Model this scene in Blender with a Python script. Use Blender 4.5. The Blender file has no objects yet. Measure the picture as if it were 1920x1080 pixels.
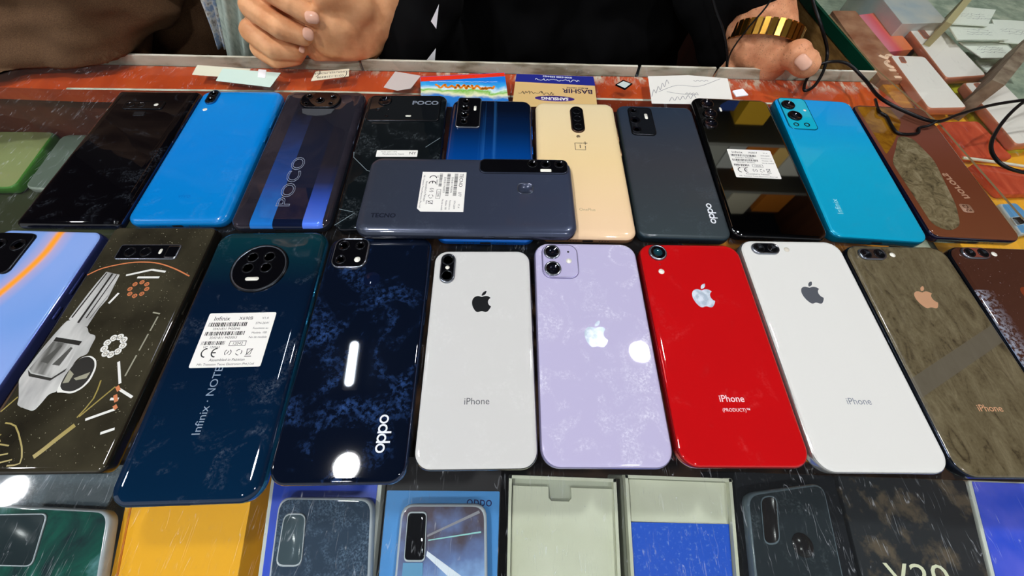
import bpy, bmesh, math, random
from mathutils import Vector, Matrix, noise
random.seed(7)
S = 0.001                                     # everything is measured in millimetres
C = bpy.context.scene.collection
sc = bpy.context.scene

# ------------------------------------------------------------------ camera
CAM_H, PITCH, ROLL, FPX = 226.16, 1.08974, 0.03706, 660.72
Fv = Vector((0, math.cos(PITCH), -math.sin(PITCH)))
U0 = Vector((0, math.sin(PITCH), math.cos(PITCH))); R0 = Vector((1, 0, 0))
Rv = R0*math.cos(ROLL)+U0*math.sin(ROLL); Uv = U0*math.cos(ROLL)-R0*math.sin(ROLL)
cam = bpy.data.objects.new('camera', bpy.data.cameras.new('camera')); C.objects.link(cam)
m = Matrix((Rv, Uv, -Fv)).transposed().to_4x4(); m.translation = Vector((0, 0, CAM_H*S))
cam.matrix_world = m
cam.data.sensor_width = 36; cam.data.lens = FPX/1920*36
cam.data.clip_start = 0.01; cam.data.clip_end = 50
sc.camera = cam

# ------------------------------------------------------------------ world, exposure
sc.view_settings.view_transform = 'Standard'; sc.view_settings.look = 'None'
sc.view_settings.gamma = 1; sc.view_settings.use_curve_mapping = False
sc.view_settings.exposure = 0.24
w = bpy.data.worlds.new('world'); sc.world = w; w.use_nodes = True
w.node_tree.nodes['Background'].inputs[0].default_value = (0.92, 0.96, 1, 1)
w.node_tree.nodes['Background'].inputs[1].default_value = 0.5
sc.cycles.transparent_max_bounces = 16
sc.cycles.sample_clamp_indirect = 4
LAMP = 360.0
LAMPS = [(-801, -3, 1), (771, 654, 1), (-2400, -160, 1), (760, -1000, 1), (-900, -1150, 1), (2350, 100, 1)]  # last three are added fill, kept out of the dark phones' reflections

def at(px, py, z=0.0):
    """photo pixel -> world mm on the level z"""
    d = Fv*FPX+Rv*(px-960)-Uv*(py-540); k = (z-CAM_H)/d.z
    return (d.x*k, d.y*k)
def at3(px, py, y):
    """photo pixel -> world mm on the upright plane y"""
    d = Fv*FPX+Rv*(px-960)-Uv*(py-540); k = y/d.y
    return Vector((d.x*k, y, CAM_H+d.z*k))

# ------------------------------------------------------------------ materials
def lin(c):
    c = [v/255 for v in c[:3]]
    return tuple((v/12.92 if v <= .04045 else ((v+.055)/1.055)**2.4) for v in c)+(1,)
MC = {}
def M(name, col=(128, 128, 128), rough=.5, metal=0., coat=0., spec=.22, fn=None, emit=None, alpha=None):
    if name in MC: return MC[name]
    mt = bpy.data.materials.new(name); mt.use_nodes = True; MC[name] = mt
    nt = mt.node_tree; b = nt.nodes['Principled BSDF']
    b.inputs['Base Color'].default_value = lin(col)
    if coat >= .7 and metal < .5: rough = max(rough, .3); spec = 0.
    b.inputs['Roughness'].default_value = rough; b.inputs['Metallic'].default_value = metal
    b.inputs['Coat Weight'].default_value = coat; b.inputs['Coat Roughness'].default_value = .025
    b.inputs['Specular IOR Level'].default_value = spec
    if emit: b.inputs['Emission Color'].default_value = lin(col); b.inputs['Emission Strength'].default_value = emit
    if alpha is not None: b.inputs['Alpha'].default_value = alpha
    if fn: fn(nt, b)
    return mt
def N(nt, t, **kw):
    n = nt.nodes.new(t)
    for k, v in kw.items(): setattr(n, k, v)
    return n
def objco(nt, scale=(1, 1, 1), rot=(0, 0, 0)):
    tc = N(nt, 'ShaderNodeTexCoord'); mp = N(nt, 'ShaderNodeMapping')
    mp.inputs['Scale'].default_value = tuple(s/S for s in scale); mp.inputs['Rotation'].default_value = rot
    nt.links.new(tc.outputs['Object'], mp.inputs['Vector']); return mp.outputs[0]
def noi(nt, vec, scale, detail=3, rough=.5, dist=0):
    n = N(nt, 'ShaderNodeTexNoise'); n.inputs['Scale'].default_value = scale; n.inputs['Detail'].default_value = detail
    n.inputs['Roughness'].default_value = rough; n.inputs['Distortion'].default_value = dist
    nt.links.new(vec, n.inputs['Vector']); return n.outputs[0]
def ramp(nt, fac, stops):
    r = N(nt, 'ShaderNodeValToRGB'); e = r.color_ramp.elements
    while len(e) < len(stops): e.new(.5)
    for i, (p, c) in enumerate(stops):
        e[i].position = p; e[i].color = lin(c) if len(c) == 3 else c
    nt.links.new(fac, r.inputs[0]); return r.outputs[0]
def gray(v): return (v, v, v, 1)
def mixc(nt, fac, a, b):
    n = N(nt, 'ShaderNodeMix', data_type='RGBA')
    for s, v in ((n.inputs[0], fac), (n.inputs[6], a), (n.inputs[7], b)):
        if hasattr(v, 'links'): nt.links.new(v, s)
        elif isinstance(v, (int, float)): s.default_value = v
        else: s.default_value = lin(v) if len(v) == 3 else v
    return n.outputs[2]
def math_(nt, op, a, b=0.):
    n = N(nt, 'ShaderNodeMath', operation=op)
    for s, v in ((n.inputs[0], a), (n.inputs[1], b)):
        if hasattr(v, 'links'): nt.links.new(v, s)
        else: s.default_value = v
    return n.outputs[0]
def axis(nt, vec, i):
    n = N(nt, 'ShaderNodeSeparateXYZ'); nt.links.new(vec, n.inputs[0]); return n.outputs[i]
def bump(nt, b, h, dist, strength=1.):
    n = N(nt, 'ShaderNodeBump'); n.inputs['Distance'].default_value = dist*S; n.inputs['Strength'].default_value = strength
    nt.links.new(h, n.inputs['Height']); nt.links.new(n.outputs[0], b.inputs['Normal'])
def smudge(col, amt=.25, dirt=(190, 205, 225), scale=.045, thr=.56, stops=None, ax=1, lo=-82, hi=82):
    """finger marks of their own shape on a back panel, over a plain or along-the-length graded colour"""
    def f(nt, b):
        v = objco(nt)
        base = col
        if stops:
            t = math_(nt, 'DIVIDE', math_(nt, 'SUBTRACT', axis(nt, v, ax), lo), hi-lo)
            base = ramp(nt, t, stops)
        n1 = noi(nt, v, scale, 4, .55, 1.2); n2 = noi(nt, v, scale*14, 5, .7)
        k = math_(nt, 'MULTIPLY', ramp(nt, n1, [(thr, gray(0)), (thr+.16, gray(1))]), ramp(nt, n2, [(.45, gray(0)), (.75, gray(1))]))
        k2 = math_(nt, 'MULTIPLY', k, amt)
        nt.links.new(mixc(nt, k2, base, dirt), b.inputs['Base Color'])
        r = math_(nt, 'ADD', math_(nt, 'MULTIPLY', k, .3), b.inputs['Roughness'].default_value)
        nt.links.new(r, b.inputs['Roughness'])
    return f

black_glass = M('black camera glass', (8, 8, 11), .06, coat=1)
lens_ring = M('dark lens ring', (38, 40, 44), .25, .8)
lens_core = M('lens core', (14, 16, 26), .08, .3, 1)
chrome = M('polished metal', (215, 215, 218), .15, 1)
steel_blue = M('blue steel frame', (70, 82, 110), .2, .9)
dark_frame = M('dark phone frame', (24, 26, 32), .22, .5, .5)
black_frame = M('black phone frame', (9, 9, 11), .15, .2, 1)
flash_m = M('flash lens', (245, 243, 230), .3)
white_ink = M('white ink', (226, 230, 235), .5)
grey_ink = M('grey ink', (120, 128, 140), .45)
black_ink = M('black ink', (25, 25, 28), .6)
paper_m = M('white label paper', (236, 234, 228), .7)

# ------------------------------------------------------------------ mesh helpers
def obj(name, verts, faces, mats, parent=None, smooth=False, fm=None, sc_=S):
    me = bpy.data.meshes.new(name)
    me.from_pydata([tuple(c*sc_ for c in v) for v in verts], [], faces)
    for mt in (mats if isinstance(mats, (list, tuple)) else [mats]): me.materials.append(mt)
    if fm: me.polygons.foreach_set('material_index', fm)
    if smooth: me.polygons.foreach_set('use_smooth', [True]*len(me.polygons))
    me.update()
    o = bpy.data.objects.new(name, me); C.objects.link(o)
    if parent: o.parent = parent
    return o
def tag(o, label=None, cat=None, group=None, kind=None):
    for k, v in (('label', label), ('category', cat), ('group', group), ('kind', kind)):
        if v: o[k] = v
    return o
def empty(name, loc, rz=0, label=None, cat=None, group=None):
    o = bpy.data.objects.new(name, None); C.objects.link(o); o.empty_display_size = .01
    o.location = Vector(loc)*S; o.rotation_euler.z = rz
    return tag(o, label, cat, group)
def rrect(w, l, r, n=8, cx=0, cy=0):
    r = max(min(r, w/2-.01, l/2-.01), .01); p = []
    for sx, sy, a0 in ((1, 1, 0), (-1, 1, 90), (-1, -1, 180), (1, -1, 270)):
        for i in range(n+1):
            a = math.radians(a0+90*i/n); p.append((cx+sx*(w/2-r)+r*math.cos(a), cy+sy*(l/2-r)+r*math.sin(a)))
    return p
def circ(r, n=32, cx=0, cy=0): return [(cx+r*math.cos(2*math.pi*i/n), cy+r*math.sin(2*math.pi*i/n)) for i in range(n)]
def loft(name, rings, mats, parent=None, smooth=True, capb=True, capt=True, rm=None, capm=None):
    """rings: list of (outline, z). rm: material index of each band, capm: of the top cap"""
    V = []; F = []; FM = []; n = len(rings[0][0])
    for o_, z in rings: V += [(x, y, z) for x, y in o_]
    for k in range(len(rings)-1):
        for i in range(n):
            j = (i+1) % n; F.append((k*n+i, k*n+j, (k+1)*n+j, (k+1)*n+i)); FM.append(rm[k] if rm else 0)
    if capb: F.append(tuple(range(n-1, -1, -1))); FM.append(0)
    if capt: F.append(tuple((len(rings)-1)*n+i for i in range(n))); FM.append(capm if capm is not None else (rm[-1] if rm else 0))
    return obj(name, V, F, mats, parent, smooth, FM)
def prism(name, pts, z0, z1, mat, parent=None):
    a = sum(pts[i][0]*pts[(i+1) % len(pts)][1]-pts[(i+1) % len(pts)][0]*pts[i][1] for i in range(len(pts)))
    if a < 0: pts = pts[::-1]
    return loft(name, [(pts, z0), (pts, z1)], mat, parent, smooth=False)
def fillet(q, r, n=4):
    out = []; k = len(q)
    for i in range(k):
        p, a, b = Vector(q[i]), Vector(q[i-1]), Vector(q[(i+1) % k])
        d1 = (a-p); d2 = (b-p); rr = min(r, d1.length*.45, d2.length*.45)
        s = p+d1.normalized()*rr; e = p+d2.normalized()*rr
        for j in range(n+1):
            t = j/n; v = s*(1-t)**2+p*2*t*(1-t)+e*t*t; out.append((v.x, v.y))
    a = sum(out[i][0]*out[(i+1) % len(out)][1]-out[(i+1) % len(out)][0]*out[i][1] for i in range(len(out)))
    return out[::-1] if a < 0 else out
def shrink(pts, d):
    c = Vector((sum(p[0] for p in pts)/len(pts), sum(p[1] for p in pts)/len(pts))); o_ = []
    for p in pts:
        v = Vector(p)-c; L = v.length; o_.append(tuple(c+v*((L-d)/L)))
    return o_
def box(name, x0, x1, y0, y1, z0, z1, mat, parent=None):
    return prism(name, [(x0, y0), (x1, y0), (x1, y1), (x0, y1)], z0, z1, mat, parent)
def cr(pts, n=8):
    P = [Vector(p) for p in pts]; P = [P[0]*2-P[1]]+P+[P[-1]*2-P[-2]]; out = []
    for i in range(1, len(P)-2):
        for j in range(n):
            t = j/n; a, b, c_, d = P[i-1:i+3]
            out.append(.5*((2*b)+(c_-a)*t+(2*a-5*b+4*c_-d)*t*t+(3*b-a-3*c_+d)*t**3))
    out.append(P[-2]); return out
def tube(name, pts, r, mat, parent=None, n=10, sub=8, closed=False):
    P = cr(pts, sub) if sub > 1 else [Vector(p) for p in pts]
    V = []; F = []; up = Vector((0, 0, 1))
    for i, p in enumerate(P):
        t = (P[min(i+1, len(P)-1)]-P[max(i-1, 0)]); t.normalize()
        a = t.cross(up); a = a.normalized() if a.length > 1e-3 else Vector((1, 0, 0)); b = t.cross(a)
        for j in range(n):
            an = 2*math.pi*j/n; V.append(tuple(p+a*r*math.cos(an)+b*r*math.sin(an)))
    for i in range(len(P)-1):
        for j in range(n): k = (j+1) % n; F.append((i*n+j, i*n+k, (i+1)*n+k, (i+1)*n+j))
    F += [tuple(range(n-1, -1, -1)), tuple((len(P)-1)*n+j for j in range(n))]
    return obj(name, V, F, mat, parent, True)
def ribbons(name, strokes, w_, z, mat, parent=None, sub=4):
    """flat pen strokes of printed or written marks"""
    V = []; F = []
    for s in strokes:
        P = cr([(a[0], a[1], 0) for a in s], sub) if sub > 1 and len(s) > 2 else [Vector((a[0], a[1], 0)) for a in s]
        b0 = len(V)
        for i, p in enumerate(P):
            t = (P[min(i+1, len(P)-1)]-P[max(i-1, 0)])
            if t.length < 1e-6: t = Vector((1, 0, 0))
            t.normalize(); q = Vector((-t.y, t.x, 0))*w_/2
            V += [(p.x+q.x, p.y+q.y, z), (p.x-q.x, p.y-q.y, z)]
        for i in range(len(P)-1): k = b0+2*i; F.append((k, k+1, k+3, k+2))
    return obj(name, V, F, mat, parent)
def text(name, items, z, mat, parent=None, bold=0., outline=False):
    """items: (string, x, y, size, rotation_deg, mirror) ; all in one printed mesh"""
    V = []; F = []
    for it in items:
        s, x, y, size, rot = it[:5]; mir = it[5] if len(it) > 5 else 1; sx = it[6] if len(it) > 6 else 1
        cu = bpy.data.curves.new('t', 'FONT'); cu.body = s; cu.size = size; cu.align_x = 'CENTER'; cu.align_y = 'CENTER'
        cu.offset = bold*size; cu.resolution_u = 3
        if outline: cu.fill_mode = 'NONE'; cu.bevel_depth = outline; cu.bevel_resolution = 0
        to = bpy.data.objects.new('t', cu); C.objects.link(to)
        me = to.to_mesh(); b0 = len(V); c_, s_ = math.cos(math.radians(rot)), math.sin(math.radians(rot))
        for v in me.vertices:
            a, b = v.co.x*mir*sx, v.co.y; V.append((x+a*c_-b*s_, y+a*s_+b*c_, z+v.co.z))
        for p in me.polygons: F.append(tuple(b0+i for i in (p.vertices if mir > 0 else reversed(p.vertices))))
        to.to_mesh_clear(); bpy.data.objects.remove(to); bpy.data.curves.remove(cu)
    return obj(name, V, F, mat, parent)
def rects(name, rs, z, mat, parent=None):
    V = []; F = []
    for x0, x1, y0, y1 in rs:
        b = len(V); V += [(x0, y0, z), (x1, y0, z), (x1, y1, z), (x0, y1, z)]; F.append((b, b+1, b+2, b+3))
    return obj(name, V, F, mat, parent)
def bars(x0, x1, y0, y1):
    o_ = []; x = x0
    while x < x1:
        w_ = random.choice([.25, .4, .7]); o_.append((x, min(x+w_, x1), y0, y1)); x += w_+random.choice([.25, .4, .6])
    return o_

# ------------------------------------------------------------------ the phone kit
def phone(label, pose, r, panel, frame, z=0, T=8., curved=False, buttons=True, port=True, group='second-hand phones laid out on the glass'):
    x, y, th, w_, l_ = pose
    root = empty('smartphone', (x, y, z), math.radians(th), label, 'smartphone', group)
    O = lambda d: rrect(w_-2*d, l_-2*d, r-d, 8)
    if curved:
        zf = T-3.2
        fr = [(1.8, 0), (.6, .7), (0, 2.), (0, zf-.6), (.3, zf)]; pn = [(.3, zf), (.9, zf+1.2), (2.3, T-.8), (4.6, T-.25), (7.5, T), (8.2, T)]
    else:
        fr = [(1.5, 0), (.4, .7), (0, 2.2), (0, T-2.6), (.3, T-1.3), (.9, T-.75)]; pn = [(.9, T-.75), (1.3, T-.35), (2.2, T-.08), (3.2, T), (3.6, T)]
    loft('frame', [(O(d), h) for d, h in fr], frame, root, capt=False)
    loft('back_panel', [(O(d), h) for d, h in pn], panel, root, capb=False)
    if buttons:
        for yy, ln in ((l_*.24, 17), (l_*.1, 9)):
            o = loft('side_button', [(rrect(.8, ln, .4, 4, w_/2, yy), T*.38), (rrect(.8, ln, .4, 4, w_/2, yy), T*.62)], frame, root)
    if port:
        V = []; F = []
        yb = -l_/2-.03
        for cx, ww, hh in [(0, 8.5, 1.2)]+[(s*(9+2.2*k), .55, .55) for s in (1, -1) for k in range(4)]:
            b = len(V); zc = T*.44
            for i in range(12):
                a = 2*math.pi*i/12; dx = math.cos(a); dz = math.sin(a)
                V.append((cx+(ww/2-hh)*(1 if dx > 0 else -1)*(ww > 2)+dx*hh, yb, zc+dz*hh))
            F.append(tuple(range(b, b+12)))
        o = obj('port_opening', V, F, black_ink, root); o['label'] = 'dark charging port and speaker holes'
    root['T'] = T
    return root
def module(p, cx, cy, w_, l_, r, h=1.2, top=black_glass, rim=lens_ring, name='camera_module', n=8):
    z = p['T'] if 'T' in p else 8
    O = lambda d: rrect(w_-2*d, l_-2*d, r-d, n, cx, cy)
    return loft(name, [(O(-.15), z-.05), (O(0), z+h*.5), (O(.25), z+h), (O(.9), z+h), (O(1.1), z+h-.1), (O(1.4), z+h-.1)], [rim, top], p, rm=[0, 0, 0, 1, 1], capm=1)
def lens(p, cx, cy, r, z=9.2, h=.8, ring=lens_ring, core=lens_core):
    k = [(1.04, 0), (1., h*.8), (.93, h), (.8, h), (.76, h-.3), (.5, h-.4), (.46, h-.65), (.2, h-.8)]
    return loft('camera_lens', [(circ(r*a, 28, cx, cy), z+b) for a, b in k], [ring, black_glass, core], p, rm=[0, 0, 0, 1, 1, 2, 2], capm=2)
def flash(p, cx, cy, r=1.8, z=8., rx=None):
    o_ = rrect((rx or r)*2, r*2, min(r, rx or r), 6, cx, cy)
    return loft('flash', [(o_, z-.02), (o_, z+.12)], flash_m, p)
def svg_logo():
    def cub(p, pts):
        out = []; c = p
        for q in pts:
            a, b, d = [(c[0]+q[i], c[1]+q[i+1]) for i in (0, 2, 4)]
            for t in [k/7 for k in range(1, 8)]:
                u = 1-t; out.append(tuple(u**3*c[i]+3*u*u*t*a[i]+3*u*t*t*b[i]+t**3*d[i] for i in (0, 1)))
            c = d
        return out
    body = cub((12.152, 6.896), [(-.948, 0, -2.415, -1.078, -3.96, -1.04), (-2.04, .027, -3.91, 1.183, -4.961, 3.014), (-2.117, 3.675, -.546, 9.103, 1.519, 12.09),
        (1.013, 1.454, 2.208, 3.09, 3.792, 3.039), (1.52, -.065, 2.09, -.987, 3.935, -.987), (1.831, 0, 2.35, .987, 3.96, .948), (1.637, -.026, 2.676, -1.48, 3.676, -2.948),
        (1.156, -1.688, 1.636, -3.325, 1.662, -3.415), (-.039, -.013, -3.182, -1.221, -3.22, -4.857), (-.026, -3.04, 2.48, -4.494, 2.597, -4.559),
        (-1.429, -2.09, -3.623, -2.324, -4.39, -2.376), (-2, -.156, -3.675, 1.09, -4.61, 1.09)])
    leaf = cub((15.53, 3.83), [(.843, -1.012, 1.4, -2.427, 1.245, -3.83), (-1.207, .052, -2.662, .805, -3.532, 1.818), (-.78, .896, -1.454, 2.338, -1.273, 3.714), (1.338, .104, 2.715, -.688, 3.559, -1.701)])
    return [[(a-12, 12-b) for a, b in s] for s in (body, leaf)]
LOGO = svg_logo()
def fruit_logo(p, cx, cy, h, mat, z=8.03, rot=0):
    k = h/24; V = []; F = []; c, s = math.cos(rot), math.sin(rot)
    for sh in LOGO:
        b = len(V); V += [(cx+(a*c-d*s)*k, cy+(a*s+d*c)*k, z) for a, d in sh]; f = tuple(range(b, len(V))); F.append(f[::-1])
    o = obj('logo', V, F, mat, p); bm = bmesh.new(); bm.from_mesh(o.data)
    for f in bm.faces:
        f.normal_update()
        if f.normal.z < 0: f.normal_flip()
    bmesh.ops.triangulate(bm, faces=bm.faces[:]); bm.to_mesh(o.data); bm.free(); return o
def wide_o_word(p, x, ys, size, z=8.04, mat=white_ink):
    """the rounded four letter word o-p-p-o reading up the phone"""
    V = []; F = []
    def ring(cy, a, b, t, n=24):
        k = len(V)
        for i in range(n):
            an = 2*math.pi*i/n
            V.append((x+b*math.cos(an), cy+a*math.sin(an), z)); V.append((x+(b-t)*math.cos(an), cy+(a-t)*math.sin(an), z))
        for i in range(n): j = (i+1) % n; F.append((k+2*i+1, k+2*i, k+2*j, k+2*j+1))
    a = (ys[1]-ys[0])/8; t = a*.4
    for i in range(4): ring(ys[0]+a*(2*i+1)*1.0, a*.98, size/2, t)
    for i in (1, 2):
        y0 = ys[0]+a*(2*i)+.05; k = len(V)
        V += [(x-size*.5, y0, z+.01), (x+size*.95, y0, z+.01), (x+size*.95, y0+t, z+.01), (x-size*.5, y0+t, z+.01)]; F.append((k, k+1, k+2, k+3))
    return obj('lettering', V, F, mat, p)
def sticker(p, cx, cy, w_, l_, z, title, model, extra='', notch=False):
    x0, x1, y0, y1 = cx-w_/2, cx+w_/2, cy-l_/2, cy+l_/2
    pts = [(x0, y0), (x1-3, y0), (x1, y0+3), (x1, y1), (x0, y1)] if notch else fillet([(x0, y0), (x1, y0), (x1, y1), (x0, y1)], 1.2, 3)
    s = prism('label_sticker', pts, z-.01, z+.1, paper_m, p); s['label'] = 'white printed regulatory label'
    zt = z+.13; u = l_/36; k = w_/42
    I = [(title, x0+9*k, y1-4*u, 4.2*u, 0), (model, x0+24*k, y1-4*u, 3.2*u, 0), ('V1.4', x0+36*k, y1-4*u, 2.2*u, 0),
         ('35431811 9420046', x0+14*k, y1-11*u, 2.2*u, 0), ('35431811 9420053', x0+14*k, y1-17*u, 2.2*u, 0), ('VC  120563', x0+9*k, y1-23.2*u, 2.1*u, 0), ('12042', x0+24*k, y1-21*u, 2.6*u, 0),
         ('STN-26W', x0+35*k, y1-7.5*u, 2*u, 0), ('Fonctions au', x0+35*k, y1-11*u, 1.9*u, 0), ('Modele: 100', x0+35*k, y1-14*u, 1.9*u, 0), ('No de modele', x0+35*k, y1-17*u, 1.9*u, 0),
         ('Assembled in Pakistan', cx, y0+4.6*u, 2.4*u, 0), ('Mfr: Transsion Tecno Electronics (Pvt.) Ltd', cx, y0+1.9*u, 1.95*u, 0)]
    text('lettering', I, zt, black_ink, s)
    B = bars(x0+2*k, x0+26*k, y1-9.4*u, y1-6.6*u)+bars(x0+2*k, x0+26*k, y1-15.4*u, y1-12.8*u)+bars(x0+2*k, x0+16*k, y1-21.6*u, y1-19.2*u)
    B += [(x0+19*k, x0+29*k, y1-22.6*u, y1-22.3*u), (x0+19*k, x0+29*k, y1-19.5*u, y1-19.2*u), (x0+19*k, x0+19.3*k, y1-22.5*u, y1-19.3*u), (x0+28.7*k, x0+29*k, y1-22.5*u, y1-19.3*u)]
    rects('barcode', B, zt, black_ink, s)
    ym = y0+9.3*u; rr = 2.7*u
    def arc(cx_, a0, a1, r_): return [(cx_+r_*math.cos(math.radians(a)), ym+r_*math.sin(math.radians(a))) for a in range(a0, a1+1, 20)]
    st = [arc(x0+7*k, 90, 270, rr), arc(x0+13*k, 90, 270, rr), [(x0+13*k-rr, ym), (x0+13*k-.2, ym)]]
    ribbons('conformity_mark', st, .75*u, zt, black_ink, s, 2)
    st = [arc(x0+20*k, -60, 60, 1.9*u), arc(x0+20*k, 120, 240, 1.9*u), [(x0+19.6*k, ym-1), (x0+20.4*k, ym+1)], arc(x0+26.5*k, -40, 50, 1.8*u), arc(x0+26.5*k, 80, 170, 1.8*u), arc(x0+26.5*k, 200, 290, 1.8*u),
          [(x0+31*k, ym+2), (x0+31.6*k, ym-1.4), (x0+33.6*k, ym-1.4), (x0+34.2*k, ym+2), (x0+31*k, ym+2)], [(x0+31*k, ym-2), (x0+34.4*k, ym+2.3)], [(x0+30.6*k, ym-2.7), (x0+34.6*k, ym-2.7)]]
    ribbons('recycling_marks', st, .42*u, zt, black_ink, s, 1)
    return s

# ------------------------------------------------------------------ the setting
wood_floor = M('dark floor', (46, 40, 36), .6, fn=lambda nt, b: nt.links.new(ramp(nt, noi(nt, objco(nt), .006, 4), [(.3, (34, 30, 27)), (.7, (58, 50, 45))]), b.inputs['Base Color']))
wall_m = M('painted wall', (150, 148, 140), .8, fn=lambda nt, b: nt.links.new(ramp(nt, noi(nt, objco(nt), .004, 3), [(.3, (74, 70, 64)), (.7, (92, 88, 82))]), b.inputs['Base Color']))
brown_wall = M('brown laminate wall', (96, 58, 38), .45, fn=lambda nt, b: nt.links.new(ramp(nt, noi(nt, objco(nt, (1, 1, .1)), .02, 5), [(.3, (84, 50, 33)), (.7, (112, 68, 44))]), b.inputs['Base Color']))
ceil_m = M('ceiling paint', (54, 60, 70), .8)
def setting(n, *a):
    o = box(n, *a); o['kind'] = 'structure'; return o
setting('floor', -3600, 3600, -2400, 1800, -960, -950, wood_floor)
setting('ceiling', -3600, 3600, -2400, 1800, 1800, 1850, ceil_m)
setting('wall_back', -3600, 3600, 1750, 1800, -950, 1800, wall_m)
setting('wall_right', 1900, 1950, -900, 1750, -950, 1800, brown_wall)
setting('wall_left', -2950, -2900, -900, 1750, -950, 1800, M('dim brown wall', (58, 46, 38), .6))
lamp_m = M('lit lamp diffuser', (250, 250, 252), .5, emit=LAMP)
lampring = M('white lamp ring', (225, 225, 222), .5)
tl = empty('tube_light', (-888, 515, 1800), math.radians(96), 'short white tube light on the ceiling over the left front phones', 'ceiling light')
loft('fixture', [(rrect(290, 70, 8), 0), (rrect(290, 70, 8), -30)], lampring, tl)
loft('tube', [(rrect(250, 40, 20), -28), (rrect(256, 46, 22), -36), (rrect(250, 40, 20), -44)], M('lit tube', (228, 240, 255), .5, emit=60), tl)
LN = ['directly over the front phones on the left', 'over the back of the counter on the right', 'far to the left of the counter', 'added as unseen fill behind the camera on the right', 'added as unseen fill behind the camera on the left', 'added as unseen fill far to the right of the counter']
for i, (x, y, s) in enumerate(LAMPS):
    t = empty('ceiling_downlight', (x, y, 1800), 0, 'round white ceiling downlight '+LN[i], 'ceiling light', 'ceiling downlights')  # the last three are added fill, not real downlights
    loft('lamp_ring', [(circ(76), 0), (circ(76), -6), (circ(62), -8)], lampring, t, capt=False)
    loft('diffuser', [(circ(61), -3), (circ(60), -7)], lamp_m, t)['label'] = 'glowing white disc'
# shelf with cartons behind the seller (seen mirrored in the black phones)
sh = empty('wall_shelf', (1300, 1700, 700), 0, 'grey wall shelf with cartons behind the seller', 'shelf')
for zz in (0, 330, 660): box('shelf_board', -900, 550, -190, 50, zz-18, zz, M('grey shelf board', (120, 120, 112), .6), sh)
kk = 0
for zz, row in ((0, [(-520, 130, 200, (196, 196, 186)), (-330, 110, 170, (40, 66, 130)), (-160, 140, 240, (205, 160, 40)), (60, 150, 190, (170, 172, 160)), (290, 130, 230, (196, 112, 30)), (460, 130, 260, (235, 235, 228))]),
                (330, [(-500, 170, 220, (60, 62, 60)), (-260, 150, 240, (150, 152, 142)), (0, 160, 200, (196, 112, 30)), (250, 150, 230, (215, 215, 200)), (-132, 90, 190, (176, 178, 172)), (125, 80, 210, (236, 200, 120)), (430, 150, 180, (90, 110, 150))]),
                (660, [(-400, 170, 240, (92, 92, 86)), (-150, 150, 200, (214, 150, 40)), (120, 170, 240, (210, 205, 180)), (330, 170, 210, (200, 120, 40)), (-20, 90, 220, (140, 144, 136))])):
    for x, w_, h, c in row:
        cn = {(196, 196, 186): 'pale grey', (40, 66, 130): 'navy', (205, 160, 40): 'yellow', (170, 172, 160): 'grey', (196, 112, 30): 'orange', (60, 62, 60): 'charcoal', (150, 152, 142): 'mid grey', (215, 215, 200): 'cream', (92, 92, 86): 'dark grey', (214, 150, 40): 'amber', (210, 205, 180): 'ivory', (235, 235, 228): 'white', (176, 178, 172): 'silver grey', (236, 200, 120): 'sand', (90, 110, 150): 'slate blue', (200, 120, 40): 'rust orange', (140, 144, 136): 'stone grey'}[c]
        bx = box('carton', -w_/2, w_/2, -70, 70, 0, h, M('carton '+cn, c, .6)); bx.location = Vector((1300+x, 1630, 700+zz))*S
        if cn == 'charcoal': text('lettering', [('HOT', 0, h/2, 80, 0)], 0, M('pale grey print', (190, 190, 180), .6), bx).rotation_euler.x = math.pi/2; bx.children[0].location = Vector((0, -71, 0))*S
        if cn == 'navy': text('lettering', [('EA', 0, h/2, 70, 0)], 0, M('pale grey print', (190, 190, 180), .6), bx).rotation_euler.x = math.pi/2; bx.children[0].location = Vector((0, -71, 0))*S
        tag(bx, cn+' carton on the '+{0: 'lowest', 330: 'middle', 660: 'top'}[zz]+' shelf behind the seller', 'carton', 'cartons on the wall shelf'); kk += 1

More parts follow.
